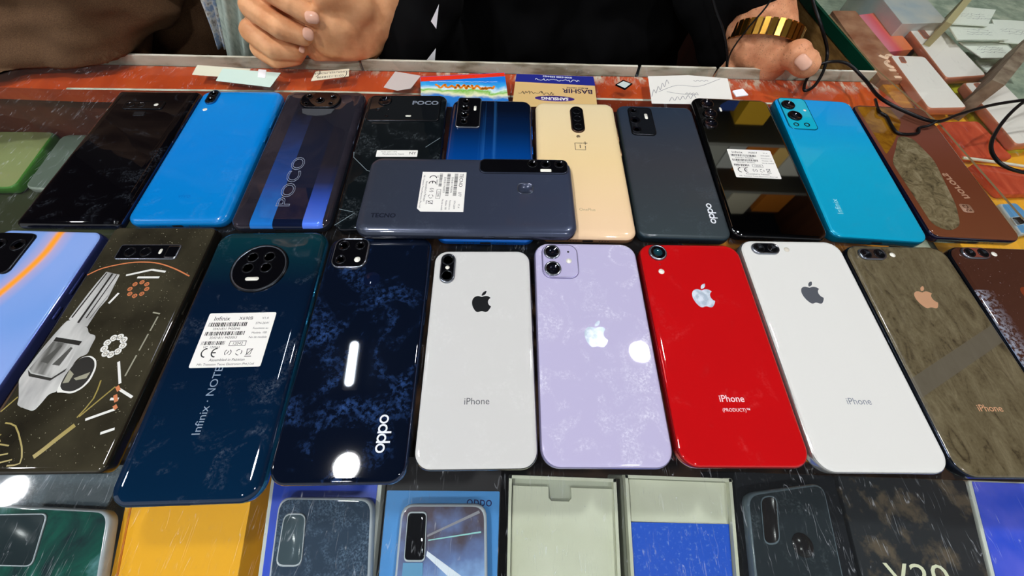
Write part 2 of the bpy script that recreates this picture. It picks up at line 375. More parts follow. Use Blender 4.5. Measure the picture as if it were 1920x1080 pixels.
# ------------------------------------------------------------------ counters
def glass_fn(tint, dirty):
    def f(nt, b):
        out = nt.nodes['Material Output']
        tr = N(nt, 'ShaderNodeBsdfTransparent'); tr.inputs[0].default_value = tint
        gl = N(nt, 'ShaderNodeBsdfGlossy'); gl.inputs['Roughness'].default_value = .03
        df = N(nt, 'ShaderNodeBsdfDiffuse'); df.inputs[0].default_value = (.75, .8, .85, 1)
        fr = N(nt, 'ShaderNodeFresnel'); fr.inputs[0].default_value = 1.5
        ge = N(nt, 'ShaderNodeNewGeometry')
        k = math_(nt, 'MULTIPLY', fr.outputs[0], math_(nt, 'SUBTRACT', 1., ge.outputs['Backfacing']))
        mx = N(nt, 'ShaderNodeMixShader'); nt.links.new(k, mx.inputs[0]); nt.links.new(tr.outputs[0], mx.inputs[1]); nt.links.new(gl.outputs[0], mx.inputs[2])
        # hairline scratches: thin bands of stretched noise in three directions
        s = None
        for i, (rot, sc_) in enumerate(((.5, .035), (-.9, .03), (1.9, .04))):
            v = objco(nt, (1, .1, 1), (0, 0, rot)); n = noi(nt, v, sc_*6, 2, .5, .4)
            d = math_(nt, 'ABSOLUTE', math_(nt, 'SUBTRACT', n, .5)); g = ramp(nt, d, [(0, gray(1)), (.006, gray(0))])
            msk = ramp(nt, noi(nt, objco(nt), .05+.02*i, 2), [(.55, gray(0)), (.62, gray(1))])
            g = math_(nt, 'MULTIPLY', g, msk); s = g if s is None else math_(nt, 'MAXIMUM', s, g)
        s = math_(nt, 'ADD', math_(nt, 'MULTIPLY', s, dirty), dirty*.03)
        s = math_(nt, 'MULTIPLY', s, math_(nt, 'SUBTRACT', 1., ge.outputs['Backfacing']))
        m2 = N(nt, 'ShaderNodeMixShader'); nt.links.new(s, m2.inputs[0]); nt.links.new(mx.outputs[0], m2.inputs[1]); nt.links.new(df.outputs[0], m2.inputs[2])
        nt.links.new(m2.outputs[0], out.inputs[0])
    return f
glass_m = M('scratched counter glass', fn=glass_fn((.97, .99, .98, 1), .28))
glass_r = M('clean counter glass', fn=glass_fn((.97, .99, .98, 1), .12))
glass_edge = M('green glass edge', (12, 62, 44), .15, coat=1)
def laminate(nt, b):
    v = objco(nt); n = noi(nt, objco(nt, (1, .3, 1)), .03, 5, .6)
    base = ramp(nt, n, [(.25, (168, 52, 8)), (.55, (198, 70, 14)), (.8, (214, 98, 40))])
    w_ = math_(nt, 'MULTIPLY', ramp(nt, math_(nt, 'DIVIDE', math_(nt, 'SUBTRACT', axis(nt, v, 1), 376), 14.), [(0, gray(0)), (1, gray(1))]), ramp(nt, noi(nt, objco(nt, (1, .4, 1)), .12, 5, .7), [(.48, gray(0)), (.6, gray(1))]))
    d = ramp(nt, noi(nt, v, .22, 6, .7), [(.68, gray(0)), (.72, gray(.8))])
    nt.links.new(mixc(nt, math_(nt, 'MAXIMUM', w_, d), base, (214, 196, 176)), b.inputs['Base Color'])
lam = M('red brown laminate', (160, 60, 18), .35, coat=.4, fn=laminate)
lam_dark = M('dark red brown wood', (92, 34, 16), .45, fn=lambda nt, b: nt.links.new(ramp(nt, noi(nt, objco(nt, (1, 1, .2)), .03, 5), [(.3, (78, 28, 14)), (.7, (110, 44, 22))]), b.inputs['Base Color']))
golden = M('golden worn wood', (158, 116, 62), .6, fn=lambda nt, b: nt.links.new(ramp(nt, noi(nt, objco(nt, (1, .2, 1)), .08, 6, .7), [(.25, (84, 56, 30)), (.5, (150, 112, 60)), (.75, (196, 158, 98))]), b.inputs['Base Color']))
trim_m = M('pale edge trim', (196, 192, 172), .5, fn=lambda nt, b: nt.links.new(ramp(nt, noi(nt, objco(nt, (.3, 1, 1)), .09, 4), [(.35, (150, 142, 120)), (.5, (206, 202, 184)), (.8, (228, 226, 212))]), b.inputs['Base Color']))
shelf_m = M('dark brown shelf board', (70, 46, 30), .6, fn=lambda nt, b: nt.links.new(ramp(nt, noi(nt, objco(nt, (.3, 1, 1)), .04, 5), [(.3, (52, 36, 26)), (.7, (92, 60, 36))]), b.inputs['Base Color']))
cab_m = M('counter cladding', (72, 40, 24), .5)
def eb(x): return 391.5+x*.0238          # back edge line of the main counter
cnt = empty('display_counter', (0, 0, 0), 0, 'long glass-topped display counter with red-brown wooden back ledge', 'display counter')
JN = [(414, 316), (391, 407)]
g = prism('glass_top', [(-900, -290), (436, -290), (414, 316), (392, eb(391)), (-900, eb(-900))], -10, -.02, [glass_m, glass_edge], cnt)
prism('wooden_ledge', [(-900, 336), (-470, 336), (-186, 347), (352, 356), (411, 350), (393, eb(391)-.5), (-900, eb(-900)-.5)], -24, -10.5, lam, cnt)
ribbons('ledge_edge_strip', [[(-470, 337.5), (-186, 348.5), (352, 357.5)]], 3, -10.3, trim_m, cnt, 1)
prism('back_panel', [(-900, 350), (-186, 352), (352, 360), (402, 360), (402, 368), (-900, 358)], -140, -24.2, lam_dark, cnt)
for a, b_ in ((-900, -560), (-556, -175), (-172, 128), (132, 214), (218, 391)):
    prism('edge_trim', [(a, eb(a)+.3), (b_, eb(b_)+.3), (b_, eb(b_)+3.2), (a, eb(a)+3.2)], -10.6, .2, trim_m, cnt)
box('shelf_board', -900, 405, -290, 350, -138, -128, shelf_m, cnt)
box('front_panel', -900, 436, -300, -290.5, -950, -8, cab_m, cnt)
prism('seller_side_panel', [(-900, eb(-900)-12), (380, eb(380)-12), (380, eb(380)-.5), (-900, eb(-900)-.5)], -950, -24.2, lam_dark, cnt)
cr_ = empty('display_counter', (700, 400, 0), 0, 'glass-topped side counter full of phones and papers, right of the seller', 'display counter')
def rel(pts): return [(x-700, y-400) for x, y in pts]
prism('glass_top', rel([(437, -290), (1300, -290), (1300, 1300), (362, 1300), (381.5, 557), (392, 407), (415, 316)]), -10, -.02, [glass_r, glass_edge], cr_)
prism('green_glass_edge', rel([(376.5, 557), (389.5, 407), (391.6, 407), (381.2, 557), (362, 1300), (357, 1300)]), -11, -.3, glass_edge, cr_)
prism('side_panel', rel([(378, 557), (390, 408), (400, 408), (388, 557), (366, 1300), (356, 1300)]), -48, -11.2, golden, cr_)
prism('lower_side_panel', rel([(380, 557), (392, 408), (402, 408), (390, 557), (368, 1300), (358, 1300)]), -950, -48.2, lam_dark, cr_)
pale_shelf = M('cluttered pale green shelf', (150, 160, 140), .6, fn=lambda nt, b: nt.links.new(ramp(nt, noi(nt, objco(nt), .03, 6, .65), [(.3, (104, 122, 108)), (.5, (160, 172, 152)), (.7, (206, 208, 186))]), b.inputs['Base Color']))
prism('shelf_board', rel([(438, -290), (1300, -290), (1300, 1300), (380, 1300), (403, 408), (418, 316)]), -86, -78, pale_shelf, cr_)
ribbons('glass_joint', [rel([(384, 520), (392.5, 407), (415.5, 316), (423, 200)])], 2.6, .05, M('dirty joint seal', (112, 92, 62), .7), cr_, 1)
def divider(a, b_, wd, mat, lab):
    A, B = Vector(at(*a, -14)), Vector(at(*b_, -14)); d = (B-A).normalized(); q = Vector((-d.y, d.x))*wd/2
    o = prism('divider', rel([tuple(A+q), tuple(B+q), tuple(B-q), tuple(A-q)]), -77, -12, mat, cr_); o['label'] = lab
divider((1776, 46), (1830, -20), 8, M('cream wood divider', (190, 176, 130), .6), 'cream wooden divider strip')
divider((1868, 158), (1940, 70), 13, M('grey brown wood divider', (132, 112, 92), .7, fn=lambda nt, b: nt.links.new(ramp(nt, noi(nt, objco(nt), .08, 5), [(.3, (104, 84, 68)), (.7, (160, 142, 122))]), b.inputs['Base Color'])), 'grey-brown worn divider strip')

# ------------------------------------------------------------------ goods under the glass
def under(name, label, cat, q, ztop, h, mat, r=2, group=None):
    """a solid item with rounded corners, q = world corners in mm"""
    c = (sum(p[0] for p in q)/4, sum(p[1] for p in q)/4)
    o_ = fillet([(p[0]-c[0], p[1]-c[1]) for p in q], r)
    t = empty(name, (c[0], c[1], ztop-h), 0, label, cat, group)
    t['h'] = h; t['cx'] = c[0]; t['cy'] = c[1]
    loft('body', [(shrink(o_, .3), 0), (o_, .6), (o_, h-.6), (shrink(o_, .5), h)], mat, t, smooth=False)
    return t
def loc(t, q): return [(p[0]-t['cx'], p[1]-t['cy']) for p in q]
G1 = 'phone boxes lying under the counter glass'
ZT = -75; BH = 52.5
yb = under('phone_box', 'plain yellow box under the glass below the navy phone with round camera', 'box', [(-288, 25), (-192, 25), (-160, -160), (-233, -160)], ZT, BH, M('yellow card', (244, 172, 10), .55), group=G1)
prism('lid_seam', loc(yb, [(-284.5, 24), (-283.2, 24), (-228, -159), (-229.3, -159)]), BH, BH+.3, M('orange seam', (205, 115, 5), .6), yb)
bb = under('phone_box', 'royal blue box with white borders below the blue phone with square camera', 'box', [(-180, 22), (-94, 22), (-78, -160), (-145, -160)], ZT, BH, M('white box card', (200, 202, 196), .5), group=G1)
prism('lid_face', fillet(loc(bb, [(-177, 20), (-97, 20), (-81.5, -158), (-142, -158)]), 1), BH-.1, BH+.5, M('royal blue card', (32, 70, 196), .4), bb)
lb = under('phone_box', 'light blue box holding a purple-grey case under the glass', 'box', [(-89, 8), (-3, 8), (-1, -160), (-76, -160)], ZT, BH, M('dark box side', (36, 32, 34), .5), group=G1)
prism('lid_face', fillet(loc(lb, [(-86.5, -15), (-3.5, -13), (-1.5, -159), (-74, -159)]), 1), BH-.1, BH+.5, M('light blue card', (72, 140, 206), .45), lb)
text('lettering', [('oppo', -18-lb['cx'], -20-lb['cy'], 9, 0)], BH+.55, M('navy ink', (22, 30, 92), .5), lb)
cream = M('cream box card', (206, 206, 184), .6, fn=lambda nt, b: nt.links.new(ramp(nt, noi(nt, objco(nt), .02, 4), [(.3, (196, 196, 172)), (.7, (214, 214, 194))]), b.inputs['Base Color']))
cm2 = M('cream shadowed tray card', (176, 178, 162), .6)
def open_box(label, x0, x1, x2, x3, y0, y1, inner):
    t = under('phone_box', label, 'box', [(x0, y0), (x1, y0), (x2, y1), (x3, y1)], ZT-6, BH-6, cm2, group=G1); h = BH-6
    for a, b_ in (((x0, y0), (x1, y0)), ((x1, y0), (x2, y1)), ((x2, y1), (x3, y1)), ((x3, y1), (x0, y0))):
        A, B = Vector(a), Vector(b_); d = (B-A).normalized(); q = Vector((d.y, -d.x))*2.2
        prism('wall_edge', loc(t, [tuple(A), tuple(B), tuple(B+q), tuple(A+q)]), h-2, h+6, cream, t)
    return t
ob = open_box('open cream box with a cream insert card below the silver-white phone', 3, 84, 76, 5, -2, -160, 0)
cx, cy = ob['cx'], ob['cy']
ins = [(6, -9), (33, -9), (33, -16), (35, -18), (48, -18), (50, -16), (50, -9), (81.5, -9), (74, -157), (7, -157)]
prism('insert_card', loc(ob, ins), BH-5.9, BH-3, cream, ob)
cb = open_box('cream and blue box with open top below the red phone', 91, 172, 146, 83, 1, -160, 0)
prism('insert_card', loc(cb, [(93.5, -2), (169.5, -2), (164.5, -29), (92, -29)]), BH-5.9, BH-4.5, cream, cb)
scr_blue = M('scuffed blue card', (30, 84, 196), .4, fn=lambda nt, b: nt.links.new(mixc(nt, ramp(nt, noi(nt, objco(nt), .35, 6, .7), [(.56, gray(0)), (.74, gray(.5))]), (28, 82, 196), (150, 180, 226)), b.inputs['Base Color']))
prism('blue_card', loc(cb, [(92, -29.5), (164.5, -28.5), (143, -157), (85.5, -157)]), BH-5.9, BH-3.6, scr_blue, cb)
blackcard = M('black box card', (26, 28, 32), .35, fn=lambda nt, b: nt.links.new(mixc(nt, ramp(nt, noi(nt, objco(nt), .3, 6, .7), [(.58, gray(0)), (.8, gray(.4))]), (24, 26, 30), (110, 112, 116)), b.inputs['Base Color']))
k1 = under('phone_box', 'black box holding a clear case, left of the box lettered V20', 'box', [(175, 6), (251, 6), (232, -160), (149, -160)], ZT, BH, blackcard, group=G1)
v20 = under('phone_box', 'grey-black box lettered V20 under the glass', 'box', [(254, 6), (352, 6), (304, -160), (234, -160)], ZT, BH, M('grey black card', (46, 46, 48), .4, fn=lambda nt, b: nt.links.new(mixc(nt, ramp(nt, noi(nt, objco(nt), .035, 6, .65), [(.5, gray(0)), (.6, gray(1))]), (38, 40, 43), (92, 80, 66)), b.inputs['Base Color'])), group=G1)  # brown patches are a reflection painted into the card
pV = at(1722, 1078, ZT)
text('lettering', [('V20', pV[0]-v20['cx'], pV[1]-v20['cy']-1.2, 19, 0, 1, 1.45)], BH+.05, M('cream ink', (222, 220, 190), .5), v20)
bl = under('phone_box', 'bright blue box with white edge at the far right under the glass', 'box', [(354, 6), (432, 6), (400, -160), (306, -160)], ZT, BH, M('white side card', (214, 216, 206), .5), group=G1)
prism('lid_face', loc(bl, [(356.5, 5), (431, 5), (399, -159), (309, -159)]), BH-.1, BH+.4, M('bright blue card', (66, 88, 224), .4, fn=lambda nt, b: nt.links.new(ramp(nt, noi(nt, objco(nt), .04, 3), [(.35, (46, 80, 216)), (.7, (96, 104, 228))]), b.inputs['Base Color'])), bl)
# hidden-row boxes further back, glimpsed in the gaps between the phones
amber = M('amber card', (222, 140, 22), .5)
under('phone_box', 'amber box glimpsed in the gaps between the right-hand phone rows', 'box', [(205, 330), (398, 330), (398, 15), (205, 15)], -78, 49, amber, group=G1)
under('phone_box', 'dark grey box behind the blue phones under the glass', 'box', [(-60, 345), (90, 345), (90, 190), (-60, 190)], -80, 47, blackcard, group=G1)
under('phone_box', 'dark box under the back row of phones on the left', 'box', [(-330, 330), (-240, 330), (-240, 190), (-330, 190)], -80, 47, blackcard, group=G1)

clear_case = M('clear plastic', (170, 180, 190), .08, alpha=.16)
clear_rim = M('clear plastic rim', (205, 212, 220), .1, alpha=.75)
def case(label, q, ztop, body, cam_q=None, h=8, name='phone_case', camm=black_glass, rim=clear_rim, r=9, group=None, cat='phone case', cr=3):
    c = (sum(p[0] for p in q)/4, sum(p[1] for p in q)/4)
    L = lambda s: [(p[0]-c[0], p[1]-c[1]) for p in s]
    o_ = fillet(L(q), r, 6); t = empty(name, (c[0], c[1], ztop-h), 0, label, cat, group)
    loft('shell', [(shrink(o_, 1), 0), (o_, 1.5), (o_, h-1.5), (shrink(o_, .8), h-.4), (shrink(o_, 2), h), (shrink(o_, 2.6), h)], [body, rim], t, rm=[1, 1, 1, 1, 0], capm=0)
    if cam_q:
        k = fillet(L(cam_q), cr, 5)
        loft('camera_cutout', [(k, h), (k, h+.8), (shrink(k, .6), h+1), (shrink(k, 1), h+.7)], [rim, camm], t, rm=[0, 0, 0], capm=1)
    return t, L
W = lambda pts, z: [at(*p, z) for p in pts]
G2 = 'plastic phone cases under the glass'
zc = ZT+9
case('teal-green phone in a clear pouch at the bottom left corner', W([(-60, 945), (208, 958), (180, 1120), (-120, 1120)], zc), zc,
     M('teal glazed phone back', (30, 96, 84), .15, coat=1, fn=lambda nt, b: nt.links.new(ramp(nt, noi(nt, objco(nt), .03, 5, .6, 1), [(.35, (26, 40, 46)), (.56, (24, 82, 70)), (.8, (104, 150, 156))]), b.inputs['Base Color'])),
     W([(-40, 965), (92, 962), (62, 1062), (-60, 1060)], zc), group=G2, camm=M('dark case cut', (34, 46, 50), .2), cr=4)
case('clear case with a long camera window on the royal blue box', W([(522, 932), (700, 934), (692, 1120), (497, 1120)], zc), zc,
     M('smoky clear case', (58, 74, 96), .1, coat=1, fn=smudge((52, 66, 84), .5, (150, 175, 205), .06, .45)), W([(534, 962), (575, 962), (566, 1062), (517, 1062)], zc), group=G2, camm=M('smoky window', (70, 84, 92), .15), cr=5)
pc, L = case('purple-grey shiny case with a black camera window on the light blue box', W([(752, 945), (912, 945), (914, 1125), (735, 1125)], zc), zc,
     M('purple grey shiny case', (96, 92, 112), .12, .2, 1, fn=lambda nt, b: nt.links.new(ramp(nt, math_(nt, 'ADD', math_(nt, 'MULTIPLY', axis(nt, objco(nt), 1), -.012), noi(nt, objco(nt), .05, 5)), [(.3, (88, 78, 88)), (.6, (110, 130, 180)), (.85, (150, 185, 235))]), b.inputs['Base Color'])),
     W([(765, 959), (801, 959), (797, 1053), (757, 1053)], zc), group=G2, cr=3)
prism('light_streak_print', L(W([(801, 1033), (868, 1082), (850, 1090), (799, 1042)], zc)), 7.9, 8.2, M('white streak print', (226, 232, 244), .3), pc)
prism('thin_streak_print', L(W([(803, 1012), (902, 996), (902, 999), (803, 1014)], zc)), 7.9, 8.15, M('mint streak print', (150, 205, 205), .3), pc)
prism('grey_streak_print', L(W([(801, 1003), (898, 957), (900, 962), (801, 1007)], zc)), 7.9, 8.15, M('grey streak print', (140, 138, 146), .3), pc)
prism('blue_tab', L(W([(756, 1055), (793, 1055), (792, 1100), (752, 1100)], zc)), 7.9, 8.4, M('pale blue tab', (96, 150, 190), .4), pc)
kc, L = case('clear case with camera slot and finger hole on the black box', W([(1398, 925), (1545, 905), (1592, 1120), (1420, 1120)], zc), zc,
     M('clear dark case', (44, 50, 54), .1, coat=1, fn=smudge((40, 46, 50), .4, (120, 130, 135), .05, .5)), W([(1424, 930), (1455, 928), (1462, 1020), (1432, 1022)], zc), group=G2, camm=M('slot dark', (26, 24, 24), .2), cr=8, rim=M('dim clear rim', (92, 104, 112), .12))
f0 = L(W([(1505, 1022)], zc))[0]
loft('finger_hole', [(circ(7.2, 24, *f0), 7.9), (circ(7, 24, *f0), 8.3)], M('slot dark'), kc)
# left end of the case: green and grey phones deeper down
case('olive phone in a bright green case at the left under the glass', W([(-70, 246), (104, 246), (26, 352), (-150, 352)], -79), -79, M('olive pale phone back', (150, 158, 104), .25, coat=.6),
     None, group=G2, rim=M('bright green rim', (70, 130, 44), .3, coat=.5), h=10)
case('grey translucent case beside the green phone case at the left', W([(118, 252), (176, 252), (96, 356), (44, 352)], -79), -79, M('grey translucent back', (96, 108, 96), .3), None, group=G2, rim=M('grey rim', (140, 148, 136), .3))
under('phone_box', 'dark olive box at the left edge under the glass', 'box', [(-700, 345), (-400, 345), (-400, 60), (-700, 60)], -90, 37, M('dark olive card', (46, 50, 26), .5), group=G1)
under('phone_box', 'pale grey box half hidden under the leftmost front phone', 'box', [(-520, -5), (-300, -5), (-300, -160), (-480, -160)], -92, 35, M('pale blue grey card', (92, 106, 118), .4, fn=smudge((74, 88, 98), .6, (180, 190, 200), .05, .45)), group=G1)

# right-hand counter contents
zr = -40
G3 = 'phones and cases under the side counter glass'
under('packaging', 'yellow-orange packaging sheet under red cases in the side counter', 'packaging', [(446, 420), (640, 440), (640, 110), (446, 110)], -58, 18, M('yellow orange card', (240, 170, 40), .5), 3)
red = M('translucent red case', (196, 74, 46), .2, coat=.8, fn=lambda nt, b: nt.links.new(ramp(nt, noi(nt, objco(nt, (1, .3, 1), (0, 0, .6)), .06, 5, .6, 1), [(.3, (172, 56, 34)), (.6, (206, 86, 56)), (.8, (232, 136, 104))]), b.inputs['Base Color']))
case('red phone case with crossed white lines, the nearer to the white phones', W([(1762, 228), (1834, 226), (1902, 296), (1808, 294)], -49), -49, red, None, group=G3, rim=red, r=5)
t, L = case('red phone case below the white rod in the side counter', W([(1822, 305), (1930, 318), (1960, 362), (1880, 363)], -49), -49, red, None, group=G3, rim=red, r=5)
rod = tube('plastic_rod', [(*at(1806, 296, -44), -44), (*at(1860, 303, -44), -44), (*at(1960, 318, -44), -44)], 1.6, M('white plastic rod', (226, 218, 200), .4)); tag(rod, 'thin white plastic rod lying between the red phone cases', 'rod')
case('light blue case in the lower right of the side counter', W([(1874, 381), (1905, 379), (1960, 430), (1916, 440)], -49), -49, M('light blue case', (92, 150, 200), .3), W([(1893, 408), (1912, 406), (1925, 420), (1905, 424)], -49), group=G3, r=3, h=7, cr=2)
whitep = M('white phone back', (250, 240, 232), .2, coat=.8)
pinkrim = M('rose gold rim', (206, 130, 100), .3, .2)
for lab, q, cq in (('white phone nearest the glass joint in the side counter', [(1668, 103), (1733, 105), (1815, 203), (1742, 204)], [(1684, 107), (1693, 107), (1700, 119), (1690, 118)]),
                   ('white phone with rose rim in the middle of the side counter', [(1704, 55), (1770, 57), (1851, 142), (1775, 147)], [(1720, 57), (1731, 56), (1745, 73), (1733, 73)]),
                   ('white phone in a tan clear case at the right of the side counter', [(1806, 154), (1878, 152), (1985, 262), (1906, 272)], [(1824, 157), (1834, 156), (1845, 169), (1835, 169)])):
    t, L = case(lab, W(q, zr), zr, whitep, W(cq, zr), name='smartphone', cat='smartphone', camm=M('mauve camera island', (160, 104, 92), .3), rim=pinkrim, group=G3, r=5, cr=2, h=9)
under('packaging', 'lime yellow packaging strip between the white phones', 'packaging', W([(1774, 150), (1806, 150), (1925, 282), (1866, 282)], -54), -54, 14, M('lime yellow card', (190, 184, 40), .5), 2)
under('packaging', 'amber crumpled film pack beside the glass joint', 'packaging', W([(1648, 150), (1715, 148), (1752, 206), (1690, 206)], -50), -50, 26, M('amber film', (190, 110, 20), .25, coat=.5, fn=lambda nt, b: nt.links.new(ramp(nt, noi(nt, objco(nt, (.4, 1, 1)), .07, 5, .6, 1), [(.3, (150, 76, 14)), (.6, (204, 130, 30)), (.8, (236, 178, 70))]), b.inputs['Base Color'])), 3)
t = under('packaging', 'brown board with reflected poster lettering painted on beside the green glass edge', 'packaging', W([(1560, 20), (1604, 20), (1712, 150), (1652, 150)], -44), -44, 30, M('tan brown board', (168, 112, 80), .5, fn=lambda nt, b: nt.links.new(ramp(nt, noi(nt, objco(nt), .04, 4), [(.35, (150, 92, 64)), (.65, (186, 136, 104))]), b.inputs['Base Color'])), 2)
pA, pB = at(1660, 105, -44), at(1690, 144, -44)
text('lettering', [('9UM', (pA[0]+pB[0])/2-t['cx'], (pA[1]+pB[1])/2-t['cy'], 28, math.degrees(math.atan2(pB[1]-pA[1], pB[0]-pA[0])), 1)], 30.05, M('pale peach reflected text', (252, 214, 184), .5), t, outline=1.)  # poster text reflected in the glass, drawn as lettering on the board
t = under('packaging', 'pink and orange gradient pack behind the white phones', 'packaging', W([(1608, 28), (1656, 22), (1713, 92), (1664, 97)], -46), -46, 24, M('pink pack', (238, 112, 124), .3, coat=.5, fn=lambda nt, b: nt.links.new(ramp(nt, math_(nt, 'ADD', math_(nt, 'MULTIPLY', axis(nt, objco(nt, (1, 1, 1)), 0), .02), .5), [(.2, (236, 130, 150)), (.45, (240, 90, 100)), (.62, (246, 130, 80))]), b.inputs['Base Color'])), 3)
t = under('phone_box', 'silver-white glossy box at the top of the side counter', 'box', W([(1620, -45), (1698, -45), (1778, 42), (1692, 44)], -30), -30, 48, M('silver white card', (206, 214, 216), .25, coat=.6, fn=lambda nt, b: nt.links.new(ramp(nt, noi(nt, objco(nt), .02, 3), [(.35, (190, 202, 208)), (.65, (224, 218, 208))]), b.inputs['Base Color'])), 1.5)
sheet = M('white note paper', (240, 242, 230), .7)
ink = M('pencil ink', (120, 124, 130), .6)
def scribble(cx, cy, w_, h, n, ang=0):
    P = []; c, s = math.cos(ang), math.sin(ang)
    for i in range(n):
        a = -w_/2+w_*i/(n-1); b = random.uniform(-h/2, h/2); a += random.uniform(-.4, .4)*w_/n
        P.append((cx+a*c-b*s, cy+a*s+b*c))
    return P
for i, (lab, q, z_) in enumerate((('topmost', [(1802, 12), (1868, 18), (1852, 48), (1784, 44)], -26), ('crumpled', [(1860, 36), (1935, 40), (1945, 84), (1875, 78)], -34), ('handwritten', [(1778, 47), (1862, 44), (1892, 74), (1796, 74)], -30),
                                  ('pale blue-tinted', [(1798, 78), (1884, 78), (1910, 108), (1842, 108)], -38), ('lowest', [(1830, 112), (1890, 110), (1880, 140), (1862, 146)], -50), ('corner', [(1892, 80), (1940, 84), (1960, 110), (1914, 104)], -44))):
    q = W(q, z_); t = under('note_paper', lab+' white paper slip in the pile right of the white phones', 'paper', q, z_, 1.5, sheet, .5, 'paper slips in the side counter')
    for v in range(1):
        ribbons('handwriting', [scribble(random.uniform(-3, 3), 5-6*j, 34, 3.5, 16) for j in range(3)], .5, 1.6, ink, t)

# ------------------------------------------------------------------ papers on the glass, near the seller
GP = 'papers and cards on the back ledge'
def paper(name, label, q, mat, z=0, th=.25, group=GP, cat='paper', r=.6):
    c = (sum(p[0] for p in q)/len(q), sum(p[1] for p in q)/len(q)); t = empty(name, (c[0], c[1], z), 0, label, cat, group)
    o_ = fillet([(p[0]-c[0], p[1]-c[1]) for p in q], r, 3); t['cx'] = c[0]; t['cy'] = c[1]
    loft('sheet', [(o_, 0), (o_, th)], mat, t, smooth=False); return t
A0 = lambda *p: [at(*a, .2) for a in p]
paper('paper_strip', 'cream paper strip partly under the pale mint sheet by the fist', A0((370, 122), (470, 129), (455, 147), (360, 140)), M('cream paper', (222, 220, 196), .7))
t = paper('paper_sheet', 'pale mint paper sheet just in front of the fist', A0((418, 129), (527, 137), (507, 164), (405, 152)), M('pale mint paper', (206, 228, 216), .6), z=.3)
t = paper('paper_scrap', 'small bright white scrap on the pale mint sheet', A0((485, 131), (500, 132), (498, 147), (484, 146)), M('bright white paper', (248, 248, 250), .6), z=.6)
q = A0((592, 134), (655, 129), (654, 143), (583, 152)); t = paper('label_sticker', 'small cream sticker with two printed lines right of the fist', q, M('cream sticker', (224, 216, 190), .6))
ang = math.degrees(math.atan2(q[1][1]-q[0][1], q[1][0]-q[0][0]))
text('lettering', [('COMPUTER-MOBILE', 0, 3.2, 4, ang+180), ('0312-1218498', 0, -3.6, 4.6, ang+180)], .3, black_ink, t)
ribbons('bracket_lines', [[(-14.6, -5.5), (-12.2, 0), (-13.2, 5)], [(14.2, -5), (15.6, 0), (14.8, 5.5)]], .7, .3, black_ink, t)
paper('paper_scrap', 'torn grey-white paper scrap left of the colourful card', A0((741, 134), (789, 142), (770, 166), (745, 170), (719, 164)), M('grey white paper', (196, 184, 178), .7))
# colourful card
q = A0((788, 144), (946, 136), (955, 200), (790, 200)); 
def colcard(nt, b):
    v = objco(nt); y = axis(nt, v, 1); n = noi(nt, v, .05, 4, .6, .5)
    t_ = math_(nt, 'ADD', math_(nt, 'DIVIDE', math_(nt, 'ADD', y, 20.), 40.), math_(nt, 'MULTIPLY', math_(nt, 'SUBTRACT', n, .5), .5))
    nt.links.new(ramp(nt, t_, [(.2, (40, 120, 200)), (.34, (230, 230, 190)), (.46, (120, 190, 60)), (.56, (220, 235, 235)), (.7, (60, 170, 230)), (.9, (20, 120, 220))]), b.inputs['Base Color'])
t = paper('business_card', 'colourful blue, green and red card behind the dark phones', q, M('colourful card print', (80, 150, 220), .4, fn=colcard), z=0, r=1.5)
Lc = lambda *p: [(a[0]-t['cx'], a[1]-t['cy']) for a in A0(*p)]
prism('red_band', Lc((788.5, 144.5), (945.5, 136.5), (947, 143), (789, 153)), .2, .32, M('red print', (226, 52, 30), .4), t)
c1 = Lc((868, 163))[0]
ribbons('orange_title', [scribble(c1[0]+dx, c1[1], 12, 7, 9, .05) for dx in (-22, -10, 2, 14, 26)], 2.4, .3, M('orange print', (232, 130, 24), .4), t)
ribbons('fine_print', [scribble(c1[0], c1[1]+8.5, 70, 1.2, 60, .05)], .5, .3, white_ink, t, 1)
# tan and navy card
q = A0((968, 138), (1113, 143), (1120, 200), (960, 200)); t = paper('business_card', 'tan and navy card lying upside down behind the gold phone', q, M('tan card', (214, 180, 120), .5), r=1.5)
Lc = lambda *p: [(a[0]-t['cx'], a[1]-t['cy']) for a in A0(*p)]
prism('navy_band', Lc((968.5, 138.5), (1112.5, 143.5), (1116, 161), (966, 153)), .2, .32, M('navy print', (34, 40, 130), .45), t)
a_, b_ = Lc((1000, 0+172))[0], Lc((1083, 171))[0]
c1, c2, c3 = Lc((1083, 171))[0], Lc((1040, 185))[0], Lc((1045, 149))[0]
text('lettering', [('BASHIR', c1[0], c1[1], 9.5, 180-1), ('MOBILE CENTRE', c1[0], c1[1]+5.2, 3, 179)], .3, M('purple black ink', (40, 26, 60), .5), t, .02)
rr_ = [(c2[0]+20*math.cos(k*math.pi/16), c2[1]+4.4*math.sin(k*math.pi/16)) for k in range(32)]
loft('oval_badge', [(rr_, .2), (rr_, .33)], M('purple badge', (70, 44, 130), .5), t)
text('badge_lettering', [('SAMSUNG', c2[0], c2[1], 6, 180)], .36, paper_m, t, .03)
text('white_lettering', [('0300-0300 5554403', c3[0], c3[1]+4.2, 3.8, 178)], .35, white_ink, t, .02)
ribbons('white_script', [scribble(c3[0], c3[1]-1.5, 46, 3.5, 34, -.03)], .6, .35, white_ink, t)
ribbons('black_script', [scribble(a_[0]-3+dx, a_[1]-1, 12, 7, 9, -.03) for dx in (-6, 6, 18)], .65, .33, black_ink, t)
# memory card
q = A0((1168, 151), (1186, 158), (1172, 169), (1153, 160)); t = paper('memory_card', 'tiny black and white memory card on the red-brown ledge', q, black_frame, th=.9, cat='memory card', group=None)
sq = shrink([(p[0]-t['cx'], p[1]-t['cy']) for p in q], 2.2); prism('card_label', sq, .9, 1., M('silver print', (200, 210, 206), .4), t)
